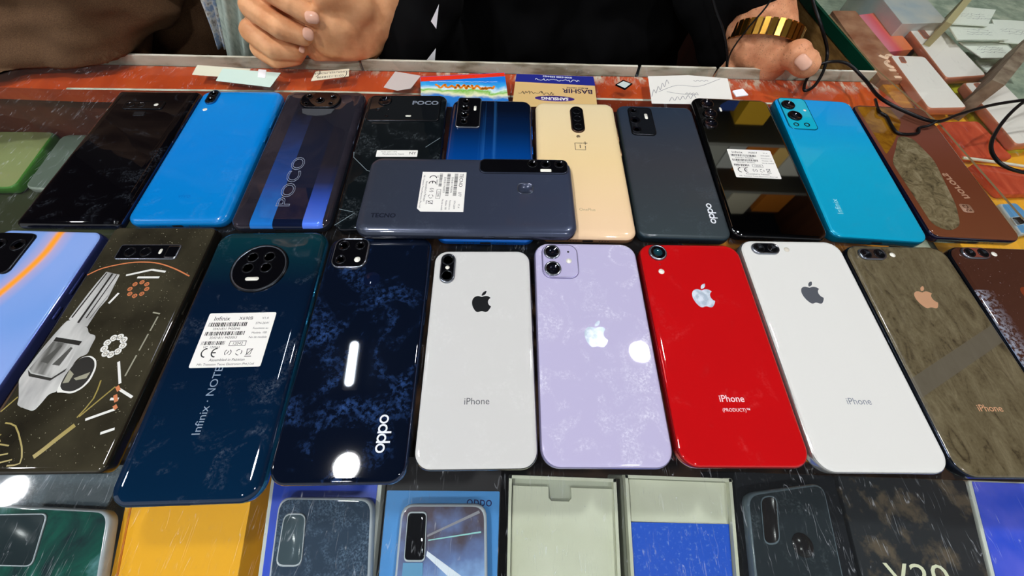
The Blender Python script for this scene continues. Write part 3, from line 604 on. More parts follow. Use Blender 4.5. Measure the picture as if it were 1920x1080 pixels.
# note with pencil writing
q = A0((1215, 143), (1290, 141), (1364, 147), (1376, 196), (1222, 194)); t = paper('note_paper', 'white note with pencil scribbles behind the dark grey phone', q, M('note paper', (232, 230, 222), .7), z=0)
Lc = lambda *p: [(a[0]-t['cx'], a[1]-t['cy']) for a in A0(*p)]
ribbons('pencil_writing', [Lc((1235, 172), (1270, 160), (1310, 162), (1350, 148)), Lc((1250, 172), (1275, 176), (1310, 178)), Lc(*[(1222+4*i, 176-3*i+5*(-1)**i) for i in range(9)]), Lc(*[(1255+5*i, 190-(i % 2)*7-.6*i) for i in range(11)]), Lc(*[(1285+3*i, 177-(i % 2)*3) for i in range(9)]), Lc(*[(1300+4*i, 151+(i % 2)*1.5) for i in range(8)])], .55, .3, M('pencil grey', (130, 130, 134), .6), t)
paper('paper_scrap', 'tiny folded white scrap beside the white note', A0((1373, 171), (1392, 167), (1403, 179), (1380, 182)), M('bright white paper'), th=.8)

# ------------------------------------------------------------------ the phones
def pan(name, col, rough=.12, metal=.0, coat=1., **k): return M(name, col, rough, metal, coat, fn=smudge(col, **k))
P = {'C': (-174.5, 66.6, 3.48, 79.2, 176.5), 'D': (-95, 71.9, 2.53, 74.6, 163.2), 'E': (-19.5, 72.2, 2.55, 70.1, 144.6), 'F': (55.3, 78.8, 1.68, 75.6, 151.2), 'G': (133.2, 81.5, 1.63, 75.8, 151), 'H': (211.1, 84.8, 1.51, 77.6, 158),
     'I': (290, 84.1, 1.24, 77.5, 156.5), 'J': (369.2, 84.6, .3, 78, 160), 'A': (-341.1, 67.6, .74, 75.6, 161.3), 'B': (-257.7, 72.6, 2.58, 75.6, 164.8),
     '1': (-341.7, 233.9, 2.62, 76.6, 160.8), '2': (-262.7, 239.2, 3, 76, 160.5), '3': (-182.9, 240.1, 2.61, 75.5, 164), '4': (-103.9, 240.7, 2.89, 76.2, 161.8), '5': (-23.9, 236.8, 1.57, 76.4, 166), '6': (55.2, 239.1, 1.15, 75.6, 160),
     '7': (130.9, 240, .39, 72.2, 156), '8': (206.6, 250.2, -.52, 75.6, 168), '9': (285.6, 252.2, -2.09, 75.2, 170), '10': (361.6, 251.7, -1, 70.3, 160), 'T': (-36.24, 190.65, -88.2, 77.4, 164.6)}

# back row -----
p = phone('black glossy phone with blue edge at the left end of the back row', P['1'], 4, pan('black blue glass', (7, 6, 9), .1, amt=.1), steel_blue, curved=True, T=8.2)
module(p, -3.8, 57.3, 36, 11.5, 2.5, .8); [lens(p, x, 57.3, 3.6, 8.7, .5) for x in (-16, -6)]; flash(p, 7.5, 57.5, 1.6, 8.9, 2)
module(p, -2.9, 45.7, 10.5, 6.2, 1.5, .4, M('grey sensor glass', (30, 31, 34), .2), name='fingerprint_sensor')
p = phone('plain bright blue phone in the back row left', P['2'], 9, M('bright blue back', (0, 122, 204), .28, coat=.5, fn=smudge((0, 122, 204), .1, stops=[(.0, (0, 122, 196)), (.5, (0, 124, 206)), (1, (0, 132, 212))])), M('blue frame', (0, 104, 170), .25, coat=.5), curved=True)
module(p, -24.5, 68, 10, 20, 5, 1.2, rim=M('blue metal ring', (40, 110, 170), .2, .8)); [lens(p, -24.5, y, 3.6, 9.1, .5) for y in (72.5, 63.8)]; flash(p, -25.5, 50.8, 2)
text('faint_lettering', [('vivo', -2, -54, 6, 0)], 8.04, M('darker blue print', (0, 104, 184), .3), p)
def poco(nt, b):
    v = objco(nt); x = axis(nt, v, 0); y = axis(nt, v, 1)
    L1 = math_(nt, 'MULTIPLY', math_(nt, 'GREATER_THAN', x, -21.4), math_(nt, 'LESS_THAN', x, -4.5))
    L2 = math_(nt, 'MULTIPLY', math_(nt, 'GREATER_THAN', x, 18.), math_(nt, 'LESS_THAN', x, 33.))
    t_ = math_(nt, 'DIVIDE', math_(nt, 'ADD', y, 82.), 164.)
    n = noi(nt, v, .03, 4, .6, 1)
    blue = ramp(nt, math_(nt, 'ADD', t_, math_(nt, 'MULTIPLY', math_(nt, 'SUBTRACT', n, .5), .25)), [(0, (30, 110, 190)), (.25, (34, 70, 140)), (.6, (34, 44, 76)), (.82, (30, 30, 38))])  # blue sheen of the coat, seen only at an angle, baked into the stripes
    peri = ramp(nt, t_, [(0, (80, 120, 226)), (.14, (54, 84, 180)), (.27, (34, 40, 70)), (.4, (32, 31, 40))])
    core = ramp(nt, t_, [(0, (12, 20, 44)), (.5, (24, 30, 48)), (.8, (30, 29, 36))])
    side = ramp(nt, n, [(.3, (34, 32, 40)), (.7, (50, 46, 54))])
    mid = math_(nt, 'MULTIPLY', math_(nt, 'GREATER_THAN', x, -21.4), math_(nt, 'LESS_THAN', x, 33.))
    nt.links.new(mixc(nt, L2, mixc(nt, L1, mixc(nt, mid, side, core), blue), peri), b.inputs['Base Color'])
p = phone('dark phone with blue sheen painted into its stripes and outlined four-letter word up its back', P['3'], 9, M('striped dark back', (30, 30, 38), .2, .1, 1, fn=poco), M('grey blue frame', (70, 76, 92), .2, .8), curved=True, T=9)
module(p, -1.5, 65.5, 37, 22, 10, 1.6); [lens(p, x, y, r, 10.5, .4) for x, y, r in ((-12.5, 70, 3.2), (10, 69, 3), (-13, 59.5, 2.2), (9.5, 59.5, 2.2), (-1.3, 64.5, 4.2))]
tt = p['T']
o_ = [(-16, 53.6), (14, 53.6), (12, 47.5), (7, 45), (-1, 44), (-9, 45), (-14, 47.5)]
prism('camera_bump_ramp', o_, tt-.05, tt+.5, M('grey bump glass', (70, 72, 76), .15, coat=1), p)
text('lettering', [('POCO', -.6, -36, 15, 90, 1, 1.28)], tt+.1, M('silver outline ink', (150, 158, 176), .4), p, outline=.2)
p = phone('black phone with wide camera plate and thin silver lines, half under the charcoal phone', P['4'], 8, pan('black green glass', (12, 17, 20), .1, dirt=(120, 130, 135), amt=.35, scale=.04, thr=.5), dark_frame)
module(p, -.5, 59.5, 67, 36, 4, 1., M('black plate glass', (16, 19, 22), .08, coat=1)); lens(p, -20, 69.5, 6.4, 9, .7)
[lens(p, x, y, r, 8.95, .3) for x, y, r in ((-25, 57, 2.2), (-15.5, 57, 1.5), (-15.6, 48.1, 1.6))]; flash(p, 4.5, 48, 1., 9, 2.6)
prism('module_edge_glint', [(-28, 39.8), (-12, 39.8), (-12, 38.8), (-28, 38.8)], 7.99, 8.1, chrome, p)
text('lettering', [('POCO', 18.5, 66.6, 7.6, 0, 1, 1.15)], 9.0+.02, grey_ink, p, .03)
for q in ([(-37, 2), (-36, -4.5), (-22, -20)], [(-36.6, -61), (-25.5, -64)], [(-24, -65), (-37, -77)], [(-22, -20), (-10, -24)], [(24, 8), (36, 20)]): ribbons('silver_line', [q], .5, 8.06, M('silver line ink', (120, 134, 140), .4), p, 1)
s = prism('label_sticker', fillet([(-17.5, -3.8), (17.8, -3.8), (17.8, 4), (-17.5, 4)], .6, 2), 7.99, 8.1, paper_m, p)
text('lettering', [('Model: 2201116PG', -7, 2, 1.8, 0), ('Manufactured by Xiaomi', -3, -.6, 1.9, 0), ('NY', 13.6, .2, 4.4, 0)], 8.13, black_ink, s)
def vivo5(nt, b):
    v = objco(nt); y = axis(nt, v, 1); t_ = math_(nt, 'DIVIDE', math_(nt, 'ADD', y, 83.), 166.)
    base = ramp(nt, t_, [(0, (20, 120, 230)), (.3, (4, 92, 190)), (.55, (4, 70, 150)), (.72, (6, 38, 84)), (.9, (10, 20, 40))])
    n = noi(nt, objco(nt, (1, .012, 1)), .16, 3); k = ramp(nt, n, [(.52, gray(0)), (.66, gray(.45))])
    x = axis(nt, v, 0); e = math_(nt, 'MULTIPLY', k, math_(nt, 'MULTIPLY', math_(nt, 'GREATER_THAN', x, -10.), math_(nt, 'LESS_THAN', x, 6.)))
    nt.links.new(mixc(nt, e, base, (60, 140, 220)), b.inputs['Base Color'])
p = phone('deep blue striped phone whose lower half is under the charcoal phone', P['5'], 9, M('deep blue streaked back', (4, 60, 130), .12, .3, 1, fn=vivo5), M('bright blue frame', (16, 96, 190), .25, .5), curved=True)
module(p, -21, 61, 22.5, 42, 3, 1.4, rim=M('silver module rim', (150, 155, 165), .2, .9)); [lens(p, -24.5, y, r, 9.3, .5) for y, r in ((76.5, 3.6), (66.4, 4.4), (56.8, 4.4), (47.6, 3.4))]; flash(p, -15.3, 66.5, 3.4, 9.3, 1.2)
p = phone('pale gold phone with a central vertical triple camera', P['6'], 9, M('almond gold back', (238, 212, 160), .22, .0, .8, fn=smudge((238, 212, 160), .08, (255, 240, 215), stops=[(0, (240, 206, 168)), (.5, (236, 208, 156)), (1, (228, 210, 168))])), M('gold frame', (206, 160, 120), .25, .7), curved=True, T=8.6)
tt = 8.6; module(p, .8, 53.5, 12.4, 35.5, 6.2, 1.3, rim=M('brown metal ring', (90, 70, 60), .25, .8)); [lens(p, .8, y, 4, tt+1.1, .4) for y in (64.5, 54, 43)]
loft('flash', [(circ(1.8, 20, .1, 31), tt), (circ(1.7, 20, .1, 31), tt+.15)], M('bronze flash', (150, 130, 100), .3, .6), p)
bi = M('brown ink', (78, 62, 48), .4)
lg = ribbons('logo', [[(3.2, 22.5), (-3.6, 22.5), (-3.6, 14), (5.4, 14), (5.4, 19)], [(3.6, 22.6), (7.6, 22.6)], [(5.6, 24.6), (5.6, 20.6)]], .75, tt+.04, bi, p, 1)
text('logo_digit', [('1', .9, 18, 6, 0)], tt+.04, bi, lg, .02)
text('lettering', [('OnePlus', 1, -53.2, 3.8, 0)], tt+.04, M('dim gold print', (176, 152, 116), .35), p)
p = phone('matte dark grey phone with white lettering up its lower right', P['7'], 8, M('matte graphite back', (50, 56, 66), .42, .2, .15, fn=smudge((50, 56, 66), .1, stops=[(0, (46, 58, 62)), (.5, (56, 58, 64)), (1, (40, 54, 72))])), M('teal grey frame', (44, 62, 72), .3, .7))
module(p, -15.3, 54.3, 22.5, 38, 4, 1.3, M('black grey glass', (22, 24, 28), .15, coat=1)); [lens(p, -21.8, y, r, 9.2, .6) for y, r in ((67.5, 3.4), (54.6, 5), (42, 4.4))]; flash(p, -10.5, 60.5, 3.8, 9.2, 1.4)
wide_o_word(p, 24.6, (-63, -42.5), 4.4)
p = phone('mirror black phone with a white printed label in its middle', P['8'], 9, M('mirror black glass', (132, 132, 128), .03, 1., 1.), black_frame)
[lens(p, x, y, 6.4, 8, 1.4, ring=black_frame) for x, y in ((-24.6, 73), (-24.6, 58.5), (-27, 44.5))]; flash(p, -12.6, 66, 3, 8, 1.)
sticker(p, -.6, -5.6, 38.5, 34, 8, 'Infinix', 'X6827')
teal = M('teal blue back', (0, 166, 210), .3, .1, .5, fn=smudge((0, 166, 210), .06, stops=[(0, (0, 158, 196)), (.5, (4, 166, 206)), (1, (0, 152, 226))]))
tfr = M('teal metal frame', (0, 116, 150), .25, .6)
p = phone('teal blue phone with two large stacked lenses at the right of the back row', P['9'], 9, teal, tfr, T=8.4)
module(p, -20.5, 61, 27, 46, 5, .35, M('teal camera plate', (20, 176, 206), .12, .1, 1), rim=tfr); [lens(p, x, y, r, 8.6, h) for x, y, r, h in ((-26.2, 72.5, 6.2, 1.4), (-24.4, 56.6, 6.4, 1.4), (-26.5, 44.5, 2.5, .4), (-16.4, 45, 2.6, .4))]
flash(p, -12, 66, 1.3, 8.75)
text('lettering', [('Infinix', -22.8, -54, 6.6, 90)], 8.45, M('pale teal ink', (150, 214, 226), .4), p)
def brown_reflection(nt, b):
    v = objco(nt); x = axis(nt, v, 0); y = axis(nt, v, 1)
    n = noi(nt, v, .02, 3)
    t_ = math_(nt, 'ADD', math_(nt, 'DIVIDE', math_(nt, 'ADD', y, 80.), 160.), math_(nt, 'MULTIPLY', math_(nt, 'SUBTRACT', n, .5), .2))
    nt.links.new(ramp(nt, t_, [(0, (104, 60, 38)), (.4, (98, 52, 34)), (.75, (108, 62, 50)), (1, (96, 60, 44))]), b.inputs['Base Color'])  # brown of the mirrored wall put into the base colour
p = phone('glossy brown phone with brown and olive reflections painted in, right end of the back row', P['10'], 8, M('brown reflection back', (100, 56, 38), .08, 0, 1, fn=brown_reflection), M('black violet frame', (26, 22, 48), .15, .5, 1))
olive = M('olive mottled reflection', (104, 94, 70), .2, coat=.8, fn=lambda nt, b: nt.links.new(ramp(nt, noi(nt, objco(nt), .1, 6, .7, 1), [(.32, (56, 50, 36)), (.5, (104, 94, 68)), (.7, (134, 124, 98))]), b.inputs['Base Color']))
prism('reflection_patch', fillet([(-19, 20), (-10, 36), (2, 34), (8, 6), (0, -46), (-8, -68), (-20, -74), (-30, -68), (-31.5, 0)], 6, 3), 7.99, 8.08, olive, p)  # mottled reflection in the glossy back, painted as a thin patch
prism('amber_reflection', fillet([(-32, 76), (0, 77), (2, 56), (-8, 40), (-20, 24), (-32, 10)], 3, 3), 7.99, 8.07, M('amber mottled reflection', (122, 80, 20), .2, coat=.8, fn=lambda nt, b: nt.links.new(ramp(nt, noi(nt, objco(nt), .05, 5, .6, 1), [(.35, (92, 54, 14)), (.6, (134, 92, 22))]), b.inputs['Base Color'])), p)  # amber part of the same reflection, painted as a patch
text('lettering', [('norors', 12, -24, 10.5, -80, -1)], 8.05, M('tan reflection', (160, 124, 100), .35), p, .02)  # mirrored writing reflected in the back, painted on
bd = loft('reflected_badge', [(rrect(9, 9, 2, 4, 7, -49), 8), (rrect(9, 9, 2, 4, 7, -49), 8.08)], M('tan reflection'), p)  # badge and its letters belong to the painted reflection
text('badge_lettering', [('5G', 7, -49, 6, -80, -1)], 8.1, M('dark brown reflection', (70, 36, 22), .4), bd, .02)  # letters of the reflected badge, painted on
# the charcoal phone across the others
p = phone('charcoal phone lying sideways on top of the back row', P['T'], 10, M('charcoal satin back', (60, 68, 86), .3, .35, .5, fn=smudge((60, 68, 86), .06, stops=[(0, (58, 64, 78)), (1, (62, 70, 92))])), M('charcoal frame', (48, 54, 70), .25, .5, .5), z=8.75, T=8.8, curved=True, group='second-hand phones laid out on the glass')
tt = 8.8; module(p, -28.3, 43, 15.5, 72, 5, 1.1, rim=M('charcoal frame')); [lens(p, -30.8, y, 4.3, tt+1, .6) for y in (50.2, 61, 72)]
loft('flash', [(rrect(3, 9, .6, 3, -23.8, 60.8), tt+1), (rrect(2.6, 8.4, .6, 3, -23.8, 60.8), tt+1.2)], flash_m, p)
fo = rrect(11.6, 12.6, 4.5, 8, -5.2, 44); fi = rrect(10.4, 11.4, 4, 8, -5.2, 44)
loft('fingerprint_sensor', [(fo, tt-.02), (fo, tt+.3), (fi, tt+.3), (fi, tt+.05)], [M('bright rim', (110, 118, 134), .2, .8), M('charcoal satin back')], p, rm=[0, 0, 0], capm=1)
sticker(p, -1.2, -20.5, 40.5, 35, tt, 'TECNO', 'LF7', notch=True)
text('lettering', [('TECNO', 23.2, -62, 5.4, 90)], tt+.04, M('dark blue print', (20, 24, 38), .3), p, .03)

# front row -----
def ice(nt, b):
    v = objco(nt); x = axis(nt, v, 0); y = axis(nt, v, 1)
    # an orange flame-like stripe of its own shape running down from the top
    c = math_(nt, 'ADD', math_(nt, 'ADD', math_(nt, 'MULTIPLY', math_(nt, 'POWER', math_(nt, 'MAXIMUM', math_(nt, 'SUBTRACT', 64., y), 0), 1.5), -.045), 6.5), math_(nt, 'MULTIPLY', noi(nt, v, .05, 2), 0))
    d = math_(nt, 'ABSOLUTE', math_(nt, 'SUBTRACT', x, c))
    core = ramp(nt, math_(nt, 'DIVIDE', d, 12.), [(0, gray(1)), (.16, gray(.9)), (.34, gray(.25)), (1, gray(0))])
    base = ramp(nt, noi(nt, v, .012, 2), [(.3, (112, 154, 220)), (.7, (142, 168, 226))])
    nt.links.new(mixc(nt, core, base, mixc(nt, ramp(nt, math_(nt, 'DIVIDE', d, 6.), [(.2, gray(0)), (.8, gray(1))]), (250, 160, 30), (250, 176, 150))), b.inputs['Base Color'])
p = phone('ice blue phone with an orange streak, left end of the front row', P['A'], 8, M('ice blue back', (130, 172, 238), .15, coat=1, fn=ice), M('violet blue frame', (72, 84, 150), .2, .7))
k = [(-38, 78), (-8.5, 76.5), (-4, 50), (-14, 42), (-38, 41)]
module(p, -22.5, 59.5, 29, 34, 4, 1.3); [lens(p, x, y, 5, 9.2, .5) for x, y in ((-29, 66), (-29, 52), (-15, 66))]

p = phone('patterned phone printed with a grey revolver and cartridges', P['B'], 5, M('sparkly black brown skin', (44, 42, 34), .3, coat=.7, fn=lambda nt, b: nt.links.new(mixc(nt, ramp(nt, noi(nt, objco(nt), .9, 2, .5), [(.72, gray(0)), (.76, gray(1))]), ramp(nt, noi(nt, objco(nt), .03, 4), [(.3, (34, 31, 24)), (.7, (62, 58, 44))]), (190, 186, 160)), b.inputs['Base Color'])), M('black gold frame', (60, 56, 48), .2, .8), T=8.4)
tt = 8.4
module(p, -2.2, 59.4, 43, 12.8, 2, .8, rim=M('silver module rim')); [lens(p, x, 59.2, r, 9.05, .4) for x, r in ((-14.6, 4), (-3.6, 4))]; flash(p, 6.6, 59.6, 2.2, 9.1, 1.)
loft('fingerprint_sensor', [(rrect(8.6, 10, 1.2, 3, 14.8, 59.3), 9.1), (rrect(8.2, 9.6, 1.2, 3, 14.8, 59.3), 9.3), (rrect(7, 8.4, 1, 3, 14.8, 59.3), 9.2)], [chrome, black_glass], p, rm=[0, 0], capm=1)
Z = tt+.03
grey = M('printed grey metal', (176, 176, 172), .35, fn=lambda nt, b: nt.links.new(ramp(nt, noi(nt, objco(nt, (1, .3, 1)), .1, 3), [(.3, (140, 140, 138)), (.6, (192, 192, 188))]), b.inputs['Base Color']))
dk = M('printed dark tone', (34, 32, 28), .35); lg = M('printed light tone', (222, 222, 216), .35)
def dec(name, pts, z, mat, par=p, sm=False):
    if sm:
        for _ in range(3): pts = [q for i in range(len(pts)) for a_, b_ in [(pts[i], pts[(i+1) % len(pts)])] for q in ((a_[0]*.8+b_[0]*.2, a_[1]*.8+b_[1]*.2), (a_[0]*.2+b_[0]*.8, a_[1]*.2+b_[1]*.8))]
    a = sum(pts[i][0]*pts[(i+1) % len(pts)][1]-pts[(i+1) % len(pts)][0]*pts[i][1] for i in range(len(pts)))
    if a < 0: pts = pts[::-1]
    o = obj(name, [(x, y, z) for x, y in pts], [tuple(range(len(pts)))], mat, par)
    bm = bmesh.new(); bm.from_mesh(o.data); bmesh.ops.triangulate(bm, faces=bm.faces[:]); bm.to_mesh(o.data); bm.free(); return o
rv = dec('printed_revolver', [(-29.7, 7.6), (-22.7, 3.2), (-14.9, 2.2), (-11.8, -2.5), (-5.9, -4), (-5.8, -11.5), (-5.2, -16.2), (-9.8, -18.2), (-11.1, -27.2), (-11.8, -34.6), (-10.6, -38.9), (-14.7, -40.1), (-16, -45.9), (-17.7, -50), (-24, -48.2), (-29.2, -46.4), (-30.2, -42.9), (-33.9, -36.9), (-37, -32), (-37, -28.9), (-35.2, -13.3), (-32, 1.1)], Z, grey, p, True)
dec('barrel', [(-23.9, 43.1), (-13.5, 40.7), (-12.4, 21.8), (-14.3, 14.9), (-15.1, 2.2), (-22.7, 3.1), (-29.7, 7.5), (-27.2, 26.5), (-25.8, 34.5)], Z+.01, grey, rv)
for n_, q in (('barrel_rib', [(-19.4, 41.9), (-18.2, 41.4), (-21.6, 4.6), (-23.1, 5.1)]), ('barrel_rib', [(-23.4, 42.4), (-22.6, 42), (-27.7, 8.3), (-28.7, 8.6)]), ('barrel_rib', [(-16.2, 8.2), (-17, 6.1), (-13.6, 24.1), (-13, 25.7)]), ('barrel_rib', [(-15.8, 41), (-15.2, 40.8), (-18.6, 8), (-19.4, 8.3)]),
              ('cylinder_gap', [(-30.6, -4.8), (-12.9, -7.7), (-13.4, -10.4), (-30.9, -7.5)]), ('cylinder_base', [(-35.5, -25.6), (-32.3, -28), (-18.6, -30.8), (-12.7, -24.8), (-12.9, -26.8), (-18.4, -32.4), (-32.6, -29.6)])):
    dec(n_, q, Z+.03, dk, rv)
dec('cylinder', [(-30.9, -7.6), (-13.4, -10.4), (-13, -24.4), (-18.8, -30), (-32.3, -27.3), (-35, -25)], Z+.02, M('printed cylinder tone', (128, 128, 122), .3, fn=lambda nt, b: nt.links.new(ramp(nt, noi(nt, objco(nt, (1, .15, 1), (0, 0, .12)), .14, 2), [(.35, (84, 84, 80)), (.5, (150, 150, 146)), (.65, (206, 206, 202))]), b.inputs['Base Color'])), rv)
for q in ([(-25, -10), (-23.4, -10.7), (-25.8, -22), (-30.9, -20.6)], [(-17.9, -11.4), (-16.3, -12.1), (-18.2, -23.3), (-22.9, -22.6)]): dec('cylinder_flute', q, Z+.04, M('printed mid tone', (74, 74, 70), .3), rv)
dec('trigger_guard', [(-2.9, -16.9), (2, -19.6), (4.7, -24.8), (5.2, -32.3), (2.9, -37.2), (-1.5, -40.2), (-8.1, -39.3), (-10.8, -39.5), (-11.8, -34.6), (-10.7, -23.4), (-7.9, -18.2)], Z+.01, lg, rv, True)
dec('guard_opening', [(-3.2, -17.7), (1.1, -20.2), (3.6, -24.7), (3.9, -31.7), (2, -36.4), (-2.1, -39), (-7.9, -38.3), (-11.2, -35.3), (-11.4, -28.4), (-9.6, -20.8), (-7.3, -18.2)], Z+.04, dk, rv, True)
dec('trigger', [(-10.5, -25.9), (-6.7, -28.5), (-7, -33.5), (-10.3, -34)], Z+.05, M('printed trigger tone', (150, 148, 128), .3), rv); dec('trigger', [(-5.3, -31), (2.5, -27.3), (2.1, -31.1), (-3.4, -32.3)], Z+.05, M('printed trigger tone'), rv)
def ringset(name, cx, cy, rx, ry, r, n, m_out, m_in):
    V = []; F = []; FM = []
    for i in range(n):
        a = 2*math.pi*i/n; x, y = cx+rx*math.cos(a), cy+ry*math.sin(a)
        for rr, dz, mi in ((r, 0, 0), (r*.55, .01, 1), (r*.32, .02, 0)):
            b = len(V); V += [(u, v, Z+dz) for u, v in circ(rr, 14, x, y)]; F.append(tuple(range(b, b+14))); FM.append(mi)
    return obj(name, V, F, [m_out, m_in], p, fm=FM)
ringset('printed_cartridge_ring', 8.2, -10.7, 5.4, 5.8, 2.2, 9, lg, M('printed tan tone', (150, 144, 128), .3))
ringset('printed_copper_ring', 4.4, 29.5, 5.6, 5.2, 1.6, 8, M('printed copper tone', (198, 120, 76), .3), dk)
for q in ([[(-9, 40.2), (6.6, 44.7)], [(-.5, 38.5), (14.4, 38.5)], [(6.6, 44.7), (16.7, 43)], [(-9.9, 18.7), (-7.2, 26.4)], [(16.1, -21), (23.5, -34.4)], [(24.5, -37.6), (34.5, -42.5)], [(14.1, -54.8), (28, -49.1)], [(26.3, -62.2), (33, -59.8)], [(22.3, -43.4), (27.1, -43.4)]]): ribbons('printed_cartridge', [q], 1.5, Z, lg, p, 1)
ribbons('printed_dashes', [[(24.3, -30), (25, -17)], [(25.2, -14), (25.8, -3)], [(26, -1), (26.5, 9)], [(22, 12), (27, 11)]], .9, Z, M('printed trigger tone'), p, 1)
ribbons('printed_copper_tips', [[(22.6, -36), (25, -38.6)], [(24, -41), (26.5, -45)], [(26.5, -47), (28.5, -49)]], 2, Z+.02, M('printed copper tone'), p, 1)
ribbons('printed_chain', [[(-3.4, -73.9), (0, -70), (3, -66), (6.5, -61.6), (9.8, -57.6)]], 2.6, Z, M('printed gold tone', (150, 134, 66), .3), p, 2)
ribbons('printed_gold_lines', [[(8.8, -53.6), (12.5, -43), (11.3, -32.4)], [(9.7, -53.1), (21.7, -36.2)], [(-36, -50), (-31.5, -41.7)], [(-29.6, -56), (-22.8, -57.8), (-15, -66), (-11.4, -70.7), (-8.7, -76.9), (-15, -78)], [(-33, -60), (-26, -66)], [(-34, -66), (-20, -68)], [(-30, -74), (-18, -72)], [(-26, -78), (-14, -75)], [(-34, -72), (-28, -62)]], .8, Z, M('printed gold tone'), p, 2)
ribbons('printed_copper_arc', [[(-35.5, 40.5), (-27.6, 46.1), (-12.5, 50.3), (-1, 51), (9.4, 49.8), (22, 45.5), (34.5, 39.5)]], .9, Z, M('printed copper tone'), p, 3)

p = phone('large navy phone with a round four-lens camera and white label', P['C'], 11, pan('navy teal glass', (9, 32, 58), .09, amt=.16, stops=[(0, (6, 34, 60)), (.4, (6, 25, 48)), (.75, (7, 22, 42)), (1, (10, 48, 56))]), M('navy teal frame', (36, 120, 160), .15, .7, 1), curved=True, T=8.8)
tt = 8.8; loft('camera_module', [(circ(19.6, 48, -.8, 55.5), tt-.05), (circ(19.3, 48, -.8, 55.5), tt+.9), (circ(18.4, 48, -.8, 55.5), tt+1.2), (circ(17.6, 48, -.8, 55.5), tt+.9), (circ(17, 48, -.8, 55.5), tt+.9)], [M('silver module rim'), black_glass, lens_ring], p, rm=[2, 2, 0, 1], capm=1)
[lens(p, x, y, 4.2, tt+.9, .3) for x, y in ((-7.6, 64), (4, 64.3), (-8.4, 55.2), (4, 55.4))]; o = flash(p, -2.8, 46.3, 1.4, tt+.95, 4.6)
sticker(p, -1.1, 2.8, 43.2, 36.4, tt, 'Infinix', 'X690B')
text('lettering', [('Infinix · NOTE', -3.7, -34.5, 6.6, 90)], tt+.04, M('steel grey ink', (128, 146, 166), .4), p)

p = phone('dark blue glossy phone with square camera and white lettering, much fingerprinted', P['D'], 10, pan('midnight blue glass', (8, 15, 30), .07, amt=.75, dirt=(62, 100, 168), scale=.025, thr=.48), M('midnight frame', (40, 58, 92), .15, .6, 1))
module(p, -20.2, 66.6, 25, 25.6, 6.5, 1.3, rim=M('silver module rim')); [lens(p, x, y, r, 9.2, .4) for x, y, r in ((-26, 72.6, 4.2), (-14.2, 72.6, 3.6), (-26.1, 60.6, 3.8))]; flash(p, -14.2, 60.5, 2.2, 9.25)
loft('fingerprint_sensor', [(circ(5.8, 28, -1.6, 45), 7.98), (circ(5.6, 28, -1.6, 45), 8.08)], M('navy sensor', (10, 20, 44), .2, coat=1), p)
wide_o_word(p, 21.5, (-66, -45.5), 5.4)

wg = M('frosted white glass', (205, 205, 202), .16, coat=.7, fn=smudge((206, 206, 203), .3, (232, 232, 230), .04, .5))
p = phone('silver-white phone with dark logo and small stacked camera', P['E'], 10, wg, M('steel phone frame', (150, 148, 142), .18, .95))
module(p, -24.5, 56.6, 10.6, 24, 5.3, 1.5, rim=M('silver module rim')); [lens(p, -24.5, y, 4.3, 9.4, .3) for y in (63, 50.2)]; flash(p, -24.5, 56.6, 1.5, 9.45)
fruit_logo(p, .4, 30.5, 16, M('dark mirror logo', (70, 72, 74), .2, .8))
text('lettering', [('iPhone', -.6, -35.6, 5.6, 0)], 8.03, M('charcoal ink', (86, 88, 92), .4), p)

lil = M('lilac glass', (188, 182, 214), .13, coat=1, fn=smudge((188, 182, 214), .95, (238, 238, 248), .05, .5))
p = phone('lilac phone with two round lenses and silver logo', P['F'], 11, lil, M('lilac frame', (164, 158, 196), .25, .6))
module(p, -19.3, 58.9, 26.5, 28.6, 7, 1., M('lilac camera plate', (180, 174, 208), .3), rim=M('lilac frame')); [lens(p, -25, y, 6, 8.9, 1, ring=M('silver module rim')) for y in (66.4, 52.2)]; flash(p, -13, 58.9, 2, 8.9)
loft('microphone', [(circ(.8, 12, -13, 66.8), 8.9), (circ(.8, 12, -13, 66.8), 8.95)], black_ink, p)
mirror = M('silver mirror logo', (206, 218, 230), .2, .25, fn=lambda nt, b: nt.links.new(ramp(nt, noi(nt, objco(nt), .25, 4), [(.4, (176, 190, 206)), (.6, (216, 226, 236))]), b.inputs['Base Color']))
fruit_logo(p, .9, 3.6, 18.5, mirror)

redm = M('gloss red glass', (192, 18, 22), .1, coat=1, fn=smudge((190, 16, 20), .22, (236, 120, 120), .03, .55))
p = phone('red phone with a single lens and silver logo', P['G'], 11, redm, M('red metal frame', (176, 20, 20), .2, .7, .5))
lens(p, -24.3, 66.9, 6.6, 8, 1.4, ring=M('silver module rim'), core=M('teal lens core', (20, 60, 70), .1, .3, 1)); flash(p, -24.4, 51, 2.1)
loft('microphone', [(circ(.6, 12, -24.4, 57), 8), (circ(.6, 12, -24.4, 57), 8.05)], M('dull red dot', (110, 40, 40), .5), p)
fruit_logo(p, 1, 32.2, 18.5, mirror)
text('lettering', [('iPhone', 1.2, -37.9, 5.6, 0), ('(PRODUCT)™', 2.4, -44.4, 2.7, 0)], 8.03, M('pale pink ink', (244, 206, 206), .4), p, .01)

